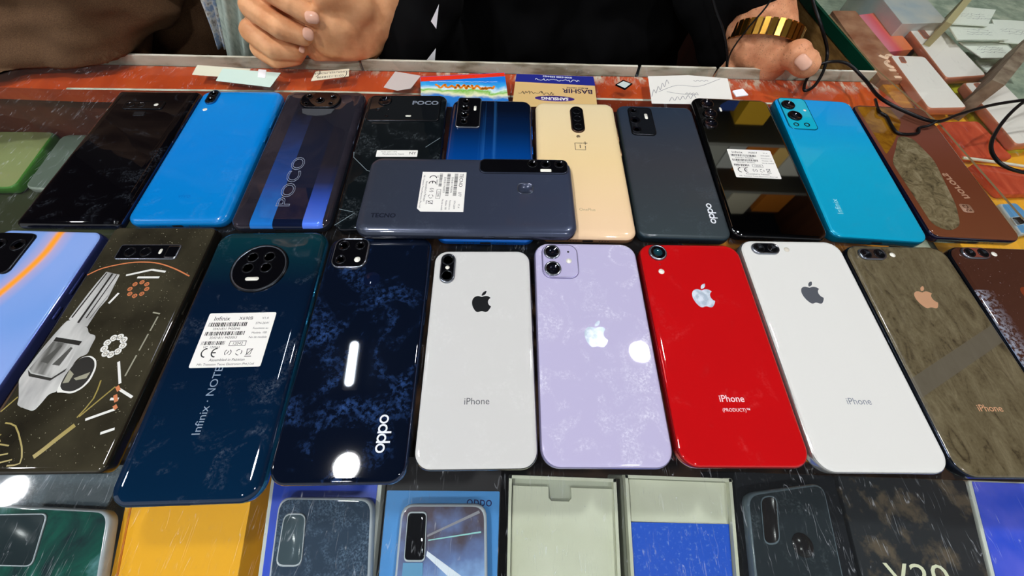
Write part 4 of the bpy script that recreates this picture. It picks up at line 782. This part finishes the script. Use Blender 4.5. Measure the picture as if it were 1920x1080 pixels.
p = phone('clean white phone with grey logo and a small pill camera', P['H'], 11, M('clean white glass', (222, 222, 217), .12, coat=.8, fn=smudge((222, 222, 217), .15, (240, 240, 240), .03, .55)), M('white silver frame', (188, 188, 184), .22, .8))
module(p, -20.3, 70.6, 20.6, 9.8, 4.9, 1.4, rim=M('silver module rim')); [lens(p, x, 70.6, 3.9, 9.35, .3) for x in (-25.4, -15.4)]
loft('flash', [(circ(2, 20, -3.8, 70.4), 8), (circ(1.9, 20, -3.8, 70.4), 8.1)], M('soft white flash', (206, 200, 186), .4), p)
fruit_logo(p, .9, 34.4, 17.5, M('slate mirror logo', (124, 130, 140), .25, .7))
text('lettering', [('iPhone', 1, -40, 5.6, 0)], 8.03, grey_ink, p)
def reflection_mottle(nt, b):  # surroundings mirrored in the glossy back, put into colour and bump
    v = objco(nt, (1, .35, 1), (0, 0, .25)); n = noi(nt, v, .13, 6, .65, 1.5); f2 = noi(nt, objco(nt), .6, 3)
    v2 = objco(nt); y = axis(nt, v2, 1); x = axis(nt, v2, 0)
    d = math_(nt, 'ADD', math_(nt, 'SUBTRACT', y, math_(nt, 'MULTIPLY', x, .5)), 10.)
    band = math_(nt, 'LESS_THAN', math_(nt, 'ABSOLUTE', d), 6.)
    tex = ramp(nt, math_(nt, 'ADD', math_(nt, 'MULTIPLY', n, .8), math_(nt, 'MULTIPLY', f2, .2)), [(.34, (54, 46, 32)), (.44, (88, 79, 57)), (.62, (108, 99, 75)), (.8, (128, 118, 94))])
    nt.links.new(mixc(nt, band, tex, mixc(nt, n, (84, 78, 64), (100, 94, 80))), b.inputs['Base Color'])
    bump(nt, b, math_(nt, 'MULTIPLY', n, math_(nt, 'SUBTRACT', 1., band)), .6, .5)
p = phone('olive-brown phone with a mottled reflection painted on and a peach logo', P['I'], 11, M('mottled reflection back', (98, 90, 68), .3, coat=.4, fn=reflection_mottle), M('dark steel frame', (50, 56, 66), .15, .9), T=8.2)
module(p, -20.3, 69.6, 20.4, 9.6, 4.8, 1.4, M('brown black glass', (52, 40, 34), .08, coat=1), rim=M('silver module rim')); [lens(p, x, 69.6, 3.9, 9.55, .3, core=M('brown lens core', (110, 72, 50), .2)) for x in (-25.4, -15.4)]; flash(p, -4.2, 69.7, 2, 8.2)
peach = M('peach metal logo', (222, 172, 134), .3, .4)
fruit_logo(p, 1.4, 34.6, 17.5, peach, 8.23)
text('lettering', [('iPhone', 1, -40.5, 5.6, 0)], 8.23, peach, p, .01)
def dkbrown(nt, b):
    v = objco(nt); x = axis(nt, v, 0); y = axis(nt, v, 1)
    e = math_(nt, 'MULTIPLY', ramp(nt, math_(nt, 'DIVIDE', math_(nt, 'ADD', x, 39.), 14.), [(0, gray(1)), (1, gray(0))]), math_(nt, 'LESS_THAN', y, 42.))
    n = ramp(nt, noi(nt, v, .4, 6, .75), [(.46, gray(0)), (.55, gray(1))])
    dots = ramp(nt, noi(nt, v, .8, 2), [(.72, gray(0)), (.76, gray(.5))])
    nt.links.new(mixc(nt, math_(nt, 'MAXIMUM', math_(nt, 'MULTIPLY', e, n), dots), (66, 38, 28), (150, 156, 170)), b.inputs['Base Color'])
p = phone('dark brown phone with chipped left edge at the right end of the front row', P['J'], 11, M('dark brown chipped glass', (66, 38, 28), .12, coat=1, fn=dkbrown), M('dark steel frame'))
module(p, -20.4, 73.3, 20.6, 9.8, 4.9, 1.4, M('rosy black glass', (120, 62, 50), .12, coat=1), rim=M('silver module rim')); flash(p, -5.4, 73.4, 2); [lens(p, x, 73.3, 3.8, 9.35, .3, core=M('rosy core', (120, 62, 50), .2)) for x in (-25.4, -15.4)]
fruit_logo(p, 1.4, 41, 17.5, M('copper logo', (150, 70, 40), .3, .5))
text('lettering', [('iPhone', 1, -40.5, 5.6, 0)], 8.03, M('copper ink', (150, 90, 60), .4), p)
#PART2
# ------------------------------------------------------------------ people
def blob_mesh(chains, step=.45):
    """overlapping rings of balls along chains [(Vector, r[, flatten]) ...] -> closed volumes to be fused"""
    bm = bmesh.new()
    for ch in chains:
        pts = []
        for i in range(len(ch)-1):
            (a, ra), (b, rb) = ch[i][:2], ch[i+1][:2]; a, b = Vector(a), Vector(b)
            n = max(1, int((b-a).length/(min(ra, rb)*step)))
            for k in range(n): t = k/n; pts.append((a.lerp(b, t), ra+(rb-ra)*t))
        pts.append((Vector(ch[-1][0]), ch[-1][1]))
        for q, r in pts:
            bmesh.ops.create_icosphere(bm, subdivisions=2, radius=r*S, matrix=Matrix.Translation(q*S))
    return bm
def fuse(name, chains, voxel, mat, parent=None, smooth_it=6, disp=None, rest=False, even=None):
    bm = blob_mesh(chains)
    me = bpy.data.meshes.new(name); bm.to_mesh(me); bm.free()
    o = bpy.data.objects.new(name, me); C.objects.link(o)
    r = o.modifiers.new('r', 'REMESH'); r.mode = 'VOXEL'; r.voxel_size = voxel*S; r.use_smooth_shade = True
    s = o.modifiers.new('s', 'SMOOTH'); s.factor = .5; s.iterations = smooth_it
    dg = bpy.context.evaluated_depsgraph_get(); dg.update()
    nm = bpy.data.meshes.new_from_object(o.evaluated_get(dg)); o.modifiers.clear(); o.data = nm
    if even:
        vg = o.vertex_groups.new(name='even')
        for v in nm.vertices: vg.add([v.index], even(v.co/S), 'REPLACE')
        s = o.modifiers.new('s', 'SMOOTH'); s.factor = .8; s.iterations = 60; s.vertex_group = 'even'
        dg = bpy.context.evaluated_depsgraph_get(); dg.update()
        nm = bpy.data.meshes.new_from_object(o.evaluated_get(dg)); o.modifiers.clear(); o.vertex_groups.clear(); o.data = nm
    if disp:
        nrm = [v.normal.copy() for v in nm.vertices]
        for v, n_ in zip(nm.vertices, nrm): v.co += n_*disp(v.co/S)*S
    if rest:
        for v in nm.vertices:
            if v.co.y < .3975 and v.co.z < .0005: v.co.z = .0005
    nm.materials.clear(); nm.materials.append(mat)
    nm.polygons.foreach_set('use_smooth', [True]*len(nm.polygons)); nm.update()
    if parent: o.parent = parent; o.location = -parent.location; 
    return o
def skinf(col1, col2, hair=0.):
    def f(nt, b):
        v = objco(nt); n = noi(nt, v, .06, 4, .6); n2 = noi(nt, v, .9, 3, .6)
        c = ramp(nt, n, [(.3, col1), (.7, col2)])
        if hair:
            h = ramp(nt, noi(nt, objco(nt, (1, .25, 1), (0, 0, .6)), .9, 3, .6), [(.6, gray(0)), (.68, gray(hair))]); c = mixc(nt, h, c, (70, 44, 30))
        nt.links.new(c, b.inputs['Base Color'])
        b.inputs['Subsurface Weight'].default_value = .12; b.inputs['Subsurface Radius'].default_value = (.004, .0015, .0008)
        bump(nt, b, n2, .25, .35)
    return f
skin = M('warm skin', (206, 146, 108), .5, fn=skinf((214, 148, 100), (238, 178, 130)))
skin_a = M('hairy forearm skin', (190, 128, 94), .5, fn=skinf((200, 132, 94), (228, 164, 122), .5))
nail_m = M('finger nail', (232, 178, 152), .28, coat=.4)
black_cloth = M('black shirt cloth', (5, 5, 6), .95, spec=.15, fn=lambda nt, b: bump(nt, b, noi(nt, objco(nt), 1.2, 2), .2, .4))
grey_cuff = M('dark grey sleeve cloth', (34, 34, 38), .85)
trouser = M('dark trousers', (24, 24, 28), .8)
brown_cloth = M('brown woollen cloth', (92, 66, 44), .9, fn=lambda nt, b: (nt.links.new(ramp(nt, noi(nt, objco(nt), 1.4, 4, .7), [(.3, (66, 46, 31)), (.7, (108, 80, 54))]), b.inputs['Base Color']), bump(nt, b, noi(nt, objco(nt), 1.6, 2), .3, .5)))
hair_m = M('black hair', (16, 13, 12), .6)
def folds(a, f, d=(1, .4, .7), s=0):
    return lambda p: a*(noise.noise(Vector((p.x*d[0], p.y*d[1], p.z*d[2]))*f+Vector((s, 0, 0)))+.5*noise.noise(Vector((p.x*d[0], p.y*d[1], p.z*d[2]))*f*2.3))
def head(root, c, name_hair='hair', beard=True):
    """c = centre of the head"""
    c = Vector(c); f = Vector((0, -1, -.25)).normalized(); up = Vector((0, -.25, 1)).normalized(); r_ = Vector((1, 0, 0))
    Pn = lambda a, b, d: c+r_*a+f*b+up*d
    fuse('head', [[(Pn(0, -16, 28), 76), (Pn(0, 4, 22), 74)], [(Pn(0, 10, -10), 66), (Pn(0, 28, -58), 42)], [(Pn(-22, 30, -40), 34), (Pn(22, 30, -40), 34)],
                  [(Pn(0, 74, 14), 9), (Pn(0, 90, -14), 12), (Pn(0, 78, -18), 14)], [(Pn(-14, 78, -42), 6), (Pn(0, 83, -41), 7), (Pn(14, 78, -42), 6)],
                  [(Pn(-78, -8, 8), 11), (Pn(-80, -10, -14), 9)], [(Pn(78, -8, 8), 11), (Pn(80, -10, -14), 9)], [(Pn(-34, 62, 26), 12), (Pn(-14, 68, 28), 11)], [(Pn(34, 62, 26), 12), (Pn(14, 68, 28), 11)],
                  [(Pn(0, -10, -60), 56), (Pn(0, -40, -140), 60)]], 5, skin, root, 4)
    fuse(name_hair, [[(Pn(0, -22, 40), 80), (Pn(0, 2, 44), 76)], [(Pn(-60, -20, 6), 24), (Pn(60, -20, 6), 24)]], 5, hair_m, root, 3)
    for sx in (-1, 1):
        ey = fuse('eye', [[(Pn(sx*26, 66, 10), 11), (Pn(sx*26, 67, 10), 11)]], 2, M('eye white', (225, 220, 212), .2), root, 1)
        fuse('iris', [[(Pn(sx*26, 74, 9), 4.5), (Pn(sx*26, 74.5, 9), 4.5)]], 1, M('dark iris', (20, 12, 8), .1), root, 1)
    if beard: fuse('beard', [[(Pn(-44, 24, -36), 24), (Pn(-20, 50, -72), 24), (Pn(20, 50, -72), 24), (Pn(44, 24, -36), 24)], [(Pn(-18, 74, -30), 6), (Pn(18, 74, -30), 6)]], 4, hair_m, root, 2)

SY = 0
root = empty('person', (60, 640, -150), 0, 'person in a black shirt behind the counter, fist resting on the glass', 'person')
A = at3
# torso and trousers
bodyroot = root
fuse('shirt', [[((10, 625, -200), 135), ((10, 628, 40), 142), ((30, 632, 300), 128)], [((120, 625, -200), 135), ((120, 628, 40), 142), ((100, 632, 300), 128)], [((-20, 640, 330), 90), ((150, 640, 330), 90)],
               [((-125, 640, 385), 62), ((60, 640, 420), 66), ((260, 640, 385), 62)],
               [((-135, 640, 375), 60), ((-128, 575, 190), 50), (A(792, -40, 465), 50), (A(772, 40, 446), 46), (A(765, 82, 438), 40)], [(A(810, 60, 470), 40), (A(830, 150, 520), 60)],
               [((262, 640, 375), 60), ((300, 590, 190), 50), (A(1424, -60, 472), 50), (A(1426, -50, 468), 43), (A(1428, -30, 462), 39)], [(A(1345, 100, 462), 22), (A(1335, -30, 480), 40)]],
     6, black_cloth, root, 5, folds(7, .022))
fuse('trousers', [[((-10, 640, -230), 115), ((140, 640, -230), 115)], [((-30, 620, -260), 100), ((-50, 560, -560), 72), ((-60, 600, -900), 55)], [((160, 620, -260), 100), ((185, 560, -560), 72), ((195, 600, -900), 55)]], 8, trouser, root, 4, folds(6, .02, s=9))
for sx in (-62, 197): fuse('shoe', [[((sx, 605, -915), 36), ((sx, 520, -925), 26)]], 5, black_frame, root, 3)
head(root, (65, 610, 590))
# the fist on the left of the picture
def F(px, py, y, r): return (A(px, py, y), r)
fist = [
    # forearm and wrist, heel of the hand, palm
    [F(735, -45, 452, 34), F(690, 30, 420, 29), F(655, 62, 405, 27)],
    [F(655, 62, 404, 28), F(634, 40, 396, 27), F(622, 62, 396, 25)], [F(640, 78, 400, 21), F(600, 82, 398, 19)], [F(676, 66, 410, 26), F(640, 76, 404, 22)],
    [F(560, 20, 415, 20), F(545, 60, 415, 20), F(540, 90, 410, 18)], [F(620, 40, 410, 24), F(560, 40, 418, 20)],
    # thumb, pressed on the index finger
    [F(668, 8, 400, 19), F(640, -16, 392, 14.5), F(612, -8, 384, 12.5), F(606, -6, 382, 11.5)],
]
fingers = [
    [F(520, -50, 415, 12.5), F(494, -28, 388, 12.2), F(548, 6, 376, 10.8), F(580, 28, 374, 9.6)],
    [F(500, -10, 415, 12.5), F(474, 14, 384, 12.2), F(525, 51, 371, 11.2), F(566, 66, 373, 9.6)],
    [F(496, 40, 412, 12), F(473, 60, 382, 11.6), F(512, 91, 371, 10.2), F(553, 97, 375, 8.8)],
    [F(505, 80, 408, 11), F(490, 92, 384, 10.8), F(520, 113, 375, 9.6), F(552, 108, 378, 8), F(566, 92, 380, 6.5)]]
fuse('fist', fist+fingers, 1.1, skin, root, 9, lambda p: .25*noise.noise(p*.12)+.08*noise.noise(p*.5), rest=True, even=lambda p: max(0., min(1., (p.x-A(596, 60, 395).x)/10)))
def nail(px, py, y, w_, h, ang, tilt=.3):
    c = A(px, py, y); n = (Vector((0, 0, CAM_H))-c).normalized()
    V = []; F_ = []; a = n.cross(Vector((0, 0, 1))).normalized(); b = a.cross(n)
    a, b = a*math.cos(ang)+b*math.sin(ang), b*math.cos(ang)-a*math.sin(ang)
    for k, (s_, d_) in enumerate(((1.05, -1.6), (1, 0), (.8, .55), (.45, .9), (.1, 1.))):
        for x, y_ in rrect(w_*s_, h*s_, min(w_, h)*.4*s_, 4): V.append(tuple(c+a*x+b*y_+n*(d_*1.0-abs(y_)**2*.03)))
    m_ = len(rrect(1, 1, .3, 4))
    for k in range(4):
        for i in range(m_): j = (i+1) % m_; F_.append((k*m_+i, k*m_+j, (k+1)*m_+j, (k+1)*m_+i))
    F_.append(tuple(4*m_+i for i in range(m_)))
    o = obj('fingernail', V, F_, nail_m, None, True); return o
def addto(o, par): o.parent = par; o.location = -par.location; return o
addto(nail(585, 33, 365.5, 11.5, 9, .25), root); addto(nail(578, 64, 364.5, 9, 10, .5), root); addto(nail(566, 93, 372, 5, 6, .7), root)
# the other hand, gripping the counter edge, thumb on top
hand = [[F(1424, -30, 470, 29), F(1428, 30, 440, 28), F(1434, 78, 424, 26)], [F(1440, 0, 455, 24), F(1452, 60, 428, 22)], [F(1405, 60, 436, 24), F(1408, 90, 424, 22)],
        [F(1432, 86, 421, 25), F(1440, 118, 414, 21), F(1420, 150, 418, 18)], [F(1408, 96, 420, 20), F(1396, 140, 424, 15)],
        [F(1440, 112, 412, 17), F(1472, 106, 398, 13.5), F(1492, 103, 389, 14.5), F(1507, 117, 382, 13.2), F(1514, 124, 379, 11.5)]]
for k, (x0, l_) in enumerate(((236, 40), (256, 44), (276, 42), (296, 32))):
    hand.append([((x0+8, 420, -12), 12), ((x0, 421, -34), 10.5), ((x0-3, 416, -38-l_*.6), 9.5), ((x0-4, 411, -44-l_), 8.5)])
fuse('gripping_hand', hand, 1.4, skin_a, root, 5, lambda p: .3*noise.noise(p*.12)+.15*noise.noise(p*.5))
addto(nail(1506, 117, 368.2, 15, 10, .35), root)
# gold watch on that wrist
wt = empty('wrist_watch', tuple(A(1432, 74, 428)), 0, 'gold bracelet wrist watch on the arm at the right of the counter', 'watch')
c0 = A(1432, 70, 428); ax = (A(1424, -10, 458)-A(1440, 118, 414)).normalized(); e1 = ax.cross(Vector((0, -1, .4))).normalized(); e2 = ax.cross(e1)
ax = (ax+e1*.6).normalized(); e1 = (e1-ax*e1.dot(ax)).normalized(); e2 = ax.cross(e1)
gold = M('polished gold', (196, 148, 62), .22, 1); golddk = M('dark gold gap', (60, 40, 14), .35, .8)
NB = 34
def linkbox(name, a0, a1, r0, r1, hw, mat, off=0):
    V = []
    for rr in (r0, r1):
        for aa in (a0, a1):
            for s_ in (-hw, hw): V.append(tuple(c0+e1*rr*1.04*math.cos(aa)+e2*rr*math.sin(aa)+ax*(s_+off)-Vector(wt.location)/S))
    return V
V = []; Fc = []
for i in range(NB):
    a = 2*math.pi*i/NB; b = len(V); V += linkbox('l', a, a+2*math.pi/NB*.74, 32.2, 34.6, 7.4, gold)
    Fc += [tuple(b+k for k in q) for q in ((0, 1, 3, 2), (4, 6, 7, 5), (0, 4, 5, 1), (2, 3, 7, 6), (0, 2, 6, 4), (1, 5, 7, 3))]
obj('bracelet', V, Fc, gold, wt)
V = []; Fc = []
for i in range(NB):
    a = 2*math.pi*i/NB; V += linkbox('l', a, a, 31.4, 33.4, 6.6, golddk)[:2]+linkbox('l', a, a, 31.4, 33.4, 6.6, golddk)[4:6]
for i in range(NB):
    j = (i+1) % NB
    for k, l_ in ((0, 1), (1, 3), (3, 2), (2, 0)): Fc.append((4*i+k, 4*i+l_, 4*j+l_, 4*j+k))
obj('bracelet_core', V, Fc, golddk, wt)
cc = c0-(e1*math.cos(1.9)+e2*math.sin(1.9))*0
# the man in brown on the left
root2 = empty('person', (-640, 600, -150), 0, 'person in brown with a draped arm leaning on the glass at the left', 'person')
fuse('brown_garment', [[((-660, 640, -160), 150), ((-660, 640, 330), 130)], [((-560, 630, -160), 130), ((-580, 640, 300), 110)], [((-790, 640, 385), 66), ((-430, 630, 385), 66)],
     [((-440, 620, 370), 66), (A(215, -130, 460), 58), (A(185, -40, 425), 56), (A(172, 40, 405), 50), (A(160, 74, 398), 42), (A(160, 90, 394), 37)],
     [(A(160, 74, 398), 42), (A(90, 66, 396), 42), (A(20, 90, 385), 38), (A(-80, 130, 360), 36), (A(-170, 150, 345), 34)], [(A(140, -10, 420), 52), (A(40, 0, 420), 58), (A(-60, 20, 415), 60)],
     [(A(40, 120, 372), 22), (A(12, 134, 360), 24), (A(-60, 160, 350), 28)],
     [((-800, 630, 370), 64), ((-800, 560, 200), 52), ((-680, 440, 60), 44)]], 6, brown_cloth, root2, 5, folds(11, .016, (.4, 1, 2.2), 3), rest=True)
fuse('draped_lap', [[(A(330, -70, 510), 54), (A(345, 30, 482), 42), (A(358, 130, 476), 40), ((-350, 540, -300), 90), ((-360, 560, -600), 80), ((-360, 590, -900), 60)], [(A(388, 40, 484), 20), (A(400, 140, 480), 26)]], 6, brown_cloth, root2, 5, folds(7, .03, (1.3, .6, .3), 5))
fuse('trousers', [[((-700, 640, -240), 110), ((-560, 640, -240), 110)], [((-700, 600, -300), 90), ((-700, 560, -600), 74), ((-700, 600, -900), 58)]], 8, brown_cloth, root2, 4)
for sx in (-360, -700): fuse('shoe', [[((sx, 600, -915), 36), ((sx, 520, -925), 26)]], 5, black_frame, root2, 3)
head(root2, (-620, 610, 590), beard=False)
# hanging cloths between the two men
def hang(name, label, quad, y0, mat, th=6, cat='cloth'):
    t = empty(name, tuple(A(*quad[0], y0)), 0, label, cat); L0 = Vector(t.location)/S; n = 14; V = []; F_ = []
    a, b, c_, d = [A(q[0], q[1], y0) for q in quad]
    for side in (0, 1):
        for i in range(n+1):
            for j in range(n+1):
                p_ = a.lerp(b, i/n).lerp(d.lerp(c_, i/n), j/n); V.append(tuple(p_-L0+Vector((0, side*th+4*math.sin(i*1.3+j*.1), 0))))
    k = (n+1)**2
    for i in range(n):
        for j in range(n):
            q = (i*(n+1)+j, i*(n+1)+j+1, (i+1)*(n+1)+j+1, (i+1)*(n+1)+j); F_ += [q, tuple(k+v for v in q[::-1])]
    for i in range(n):
        for q in ((i*(n+1), (i+1)*(n+1)), ((i+1)*(n+1)+n, i*(n+1)+n)): F_.append((q[0], q[1], k+q[1], k+q[0]))
        for q in ((i+1, i), (n*(n+1)+i, n*(n+1)+i+1)): F_.append((q[0], q[1], k+q[1], k+q[0]))
    obj('cloth_panel', V, F_, mat, t, True); return t
hang('hanging_cloth', 'pale grey-green cloth hanging left of the fist behind the counter', [(392, -60), (480, -60), (500, 170), (436, 170)], 410,
     M('pale grey green cloth', (158, 172, 160), .85, fn=lambda nt, b: nt.links.new(ramp(nt, noi(nt, objco(nt, (1, 1, .15)), .3, 4, .6), [(.3, (138, 152, 142)), (.7, (178, 190, 178))]), b.inputs['Base Color'])))
hang('patterned_cloth', 'blue and white patterned cloth with a gold band beside the pale cloth', [(352, -60), (412, -60), (440, 90), (405, 90)], 422,
     M('gold banded cloth', (150, 150, 150), .7, fn=lambda nt, b: (lambda n: nt.links.new(mixc(nt, math_(nt, 'GREATER_THAN', math_(nt, 'ADD', axis(nt, objco(nt), 0), math_(nt, 'MULTIPLY', axis(nt, objco(nt), 2), .32)), 17.), ramp(nt, n, [(.4, (130, 150, 176)), (.55, (206, 204, 198)), (.7, (120, 110, 100))]), ramp(nt, n, [(.35, (70, 52, 18)), (.65, (150, 118, 48))])), b.inputs['Base Color']))(noi(nt, objco(nt), .14, 3))))
def scrapv(label, pts, y0):
    t = empty('paper_scrap', tuple(A(*pts[0], y0)), 0, label, 'paper'); L0 = Vector(t.location)/S; V = [tuple(A(x, y, y0)-L0) for x, y in pts]; n = len(V)
    V += [(a, b+.4, c_) for a, b, c_ in V]; F_ = [tuple(range(n)), tuple(range(2*n-1, n-1, -1))]+[(i, i+n, (i+1) % n+n, (i+1) % n) for i in range(n)]
    obj('sheet', V, F_, M('bright white paper'), t)
scrapv('white paper triangle poking up beside the black sleeve at the ledge', [(796, 118), (817, 91), (815, 120)], 402)
scrapv('white paper sliver higher up beside the black sleeve', [(808, 40), (823, 8), (818, 54)], 404)

# ------------------------------------------------------------------ cables
cab = M('black cable rubber', (14, 14, 16), .35)
def zp(px, py, z): return (*at(px, py, z), z)
def cable(label, pts, r=1.5):
    o = tube('cable', pts, r, cab); return tag(o, label, 'cable', 'black cables')
cable('black cable hanging from above, dropping behind the ledge near the watch', [tuple(A(1322, -60, 420)), tuple(A(1340, 12, 410)), tuple(A(1356, 58, 406)), tuple(A(1363, 100, 404)), tuple(A(1362, 140, 406)), tuple(A(1361, 180, 425))], 1.3)
cable('thin black cable slanting past the watch wrist down to the ledge', [tuple(A(1470, -50, 398)), tuple(A(1440, 8, 394)), tuple(A(1400, 56, 393)), tuple(A(1368, 104, 397)), tuple(A(1363, 150, 413))], .8)
cable('long black cable looping on the ledge and running right over the glass', [tuple(A(1518, -60, 470)), tuple(A(1524, 0, 440)), tuple(A(1540, 50, 415)), zp(1551, 95, 12), zp(1545, 130, 6), zp(1528, 160, 3), zp(1509, 170, 2), zp(1511, 152, 3), zp(1530, 126, 5), zp(1556, 116, 9), zp(1590, 120, 9),
      zp(1622, 150, 6), zp(1650, 183, 12), zp(1700, 210, 13), zp(1755, 228, 12), zp(1800, 214, 6), zp(1860, 197, 2.5), zp(1930, 186, 2.5), zp(2040, 170, 2.5)])
cable('black cable in a wide curve at the right edge of the photo', [zp(2040, 130, 2), zp(1960, 165, 2), zp(1908, 200, 2), zp(1872, 240, 2), zp(1858, 275, 2), zp(1872, 303, 2), zp(1905, 320, 2), zp(1960, 328, 2), zp(2060, 330, 2)])
cable('black cable, partly a reflection built solid, over the top of the glossy brown phone', [zp(1641, 186, 2), zp(1648, 208, 9.6), zp(1662, 218, 9.6), zp(1672, 236, 9.6), zp(1686, 250, 9.6), zp(1720, 250, 9.8), zp(1723, 240, 10), zp(1740, 236, 11.5), zp(1757, 227, 15.2)], 1.2)  # part of this loop is the cable's reflection, modelled as solid cable
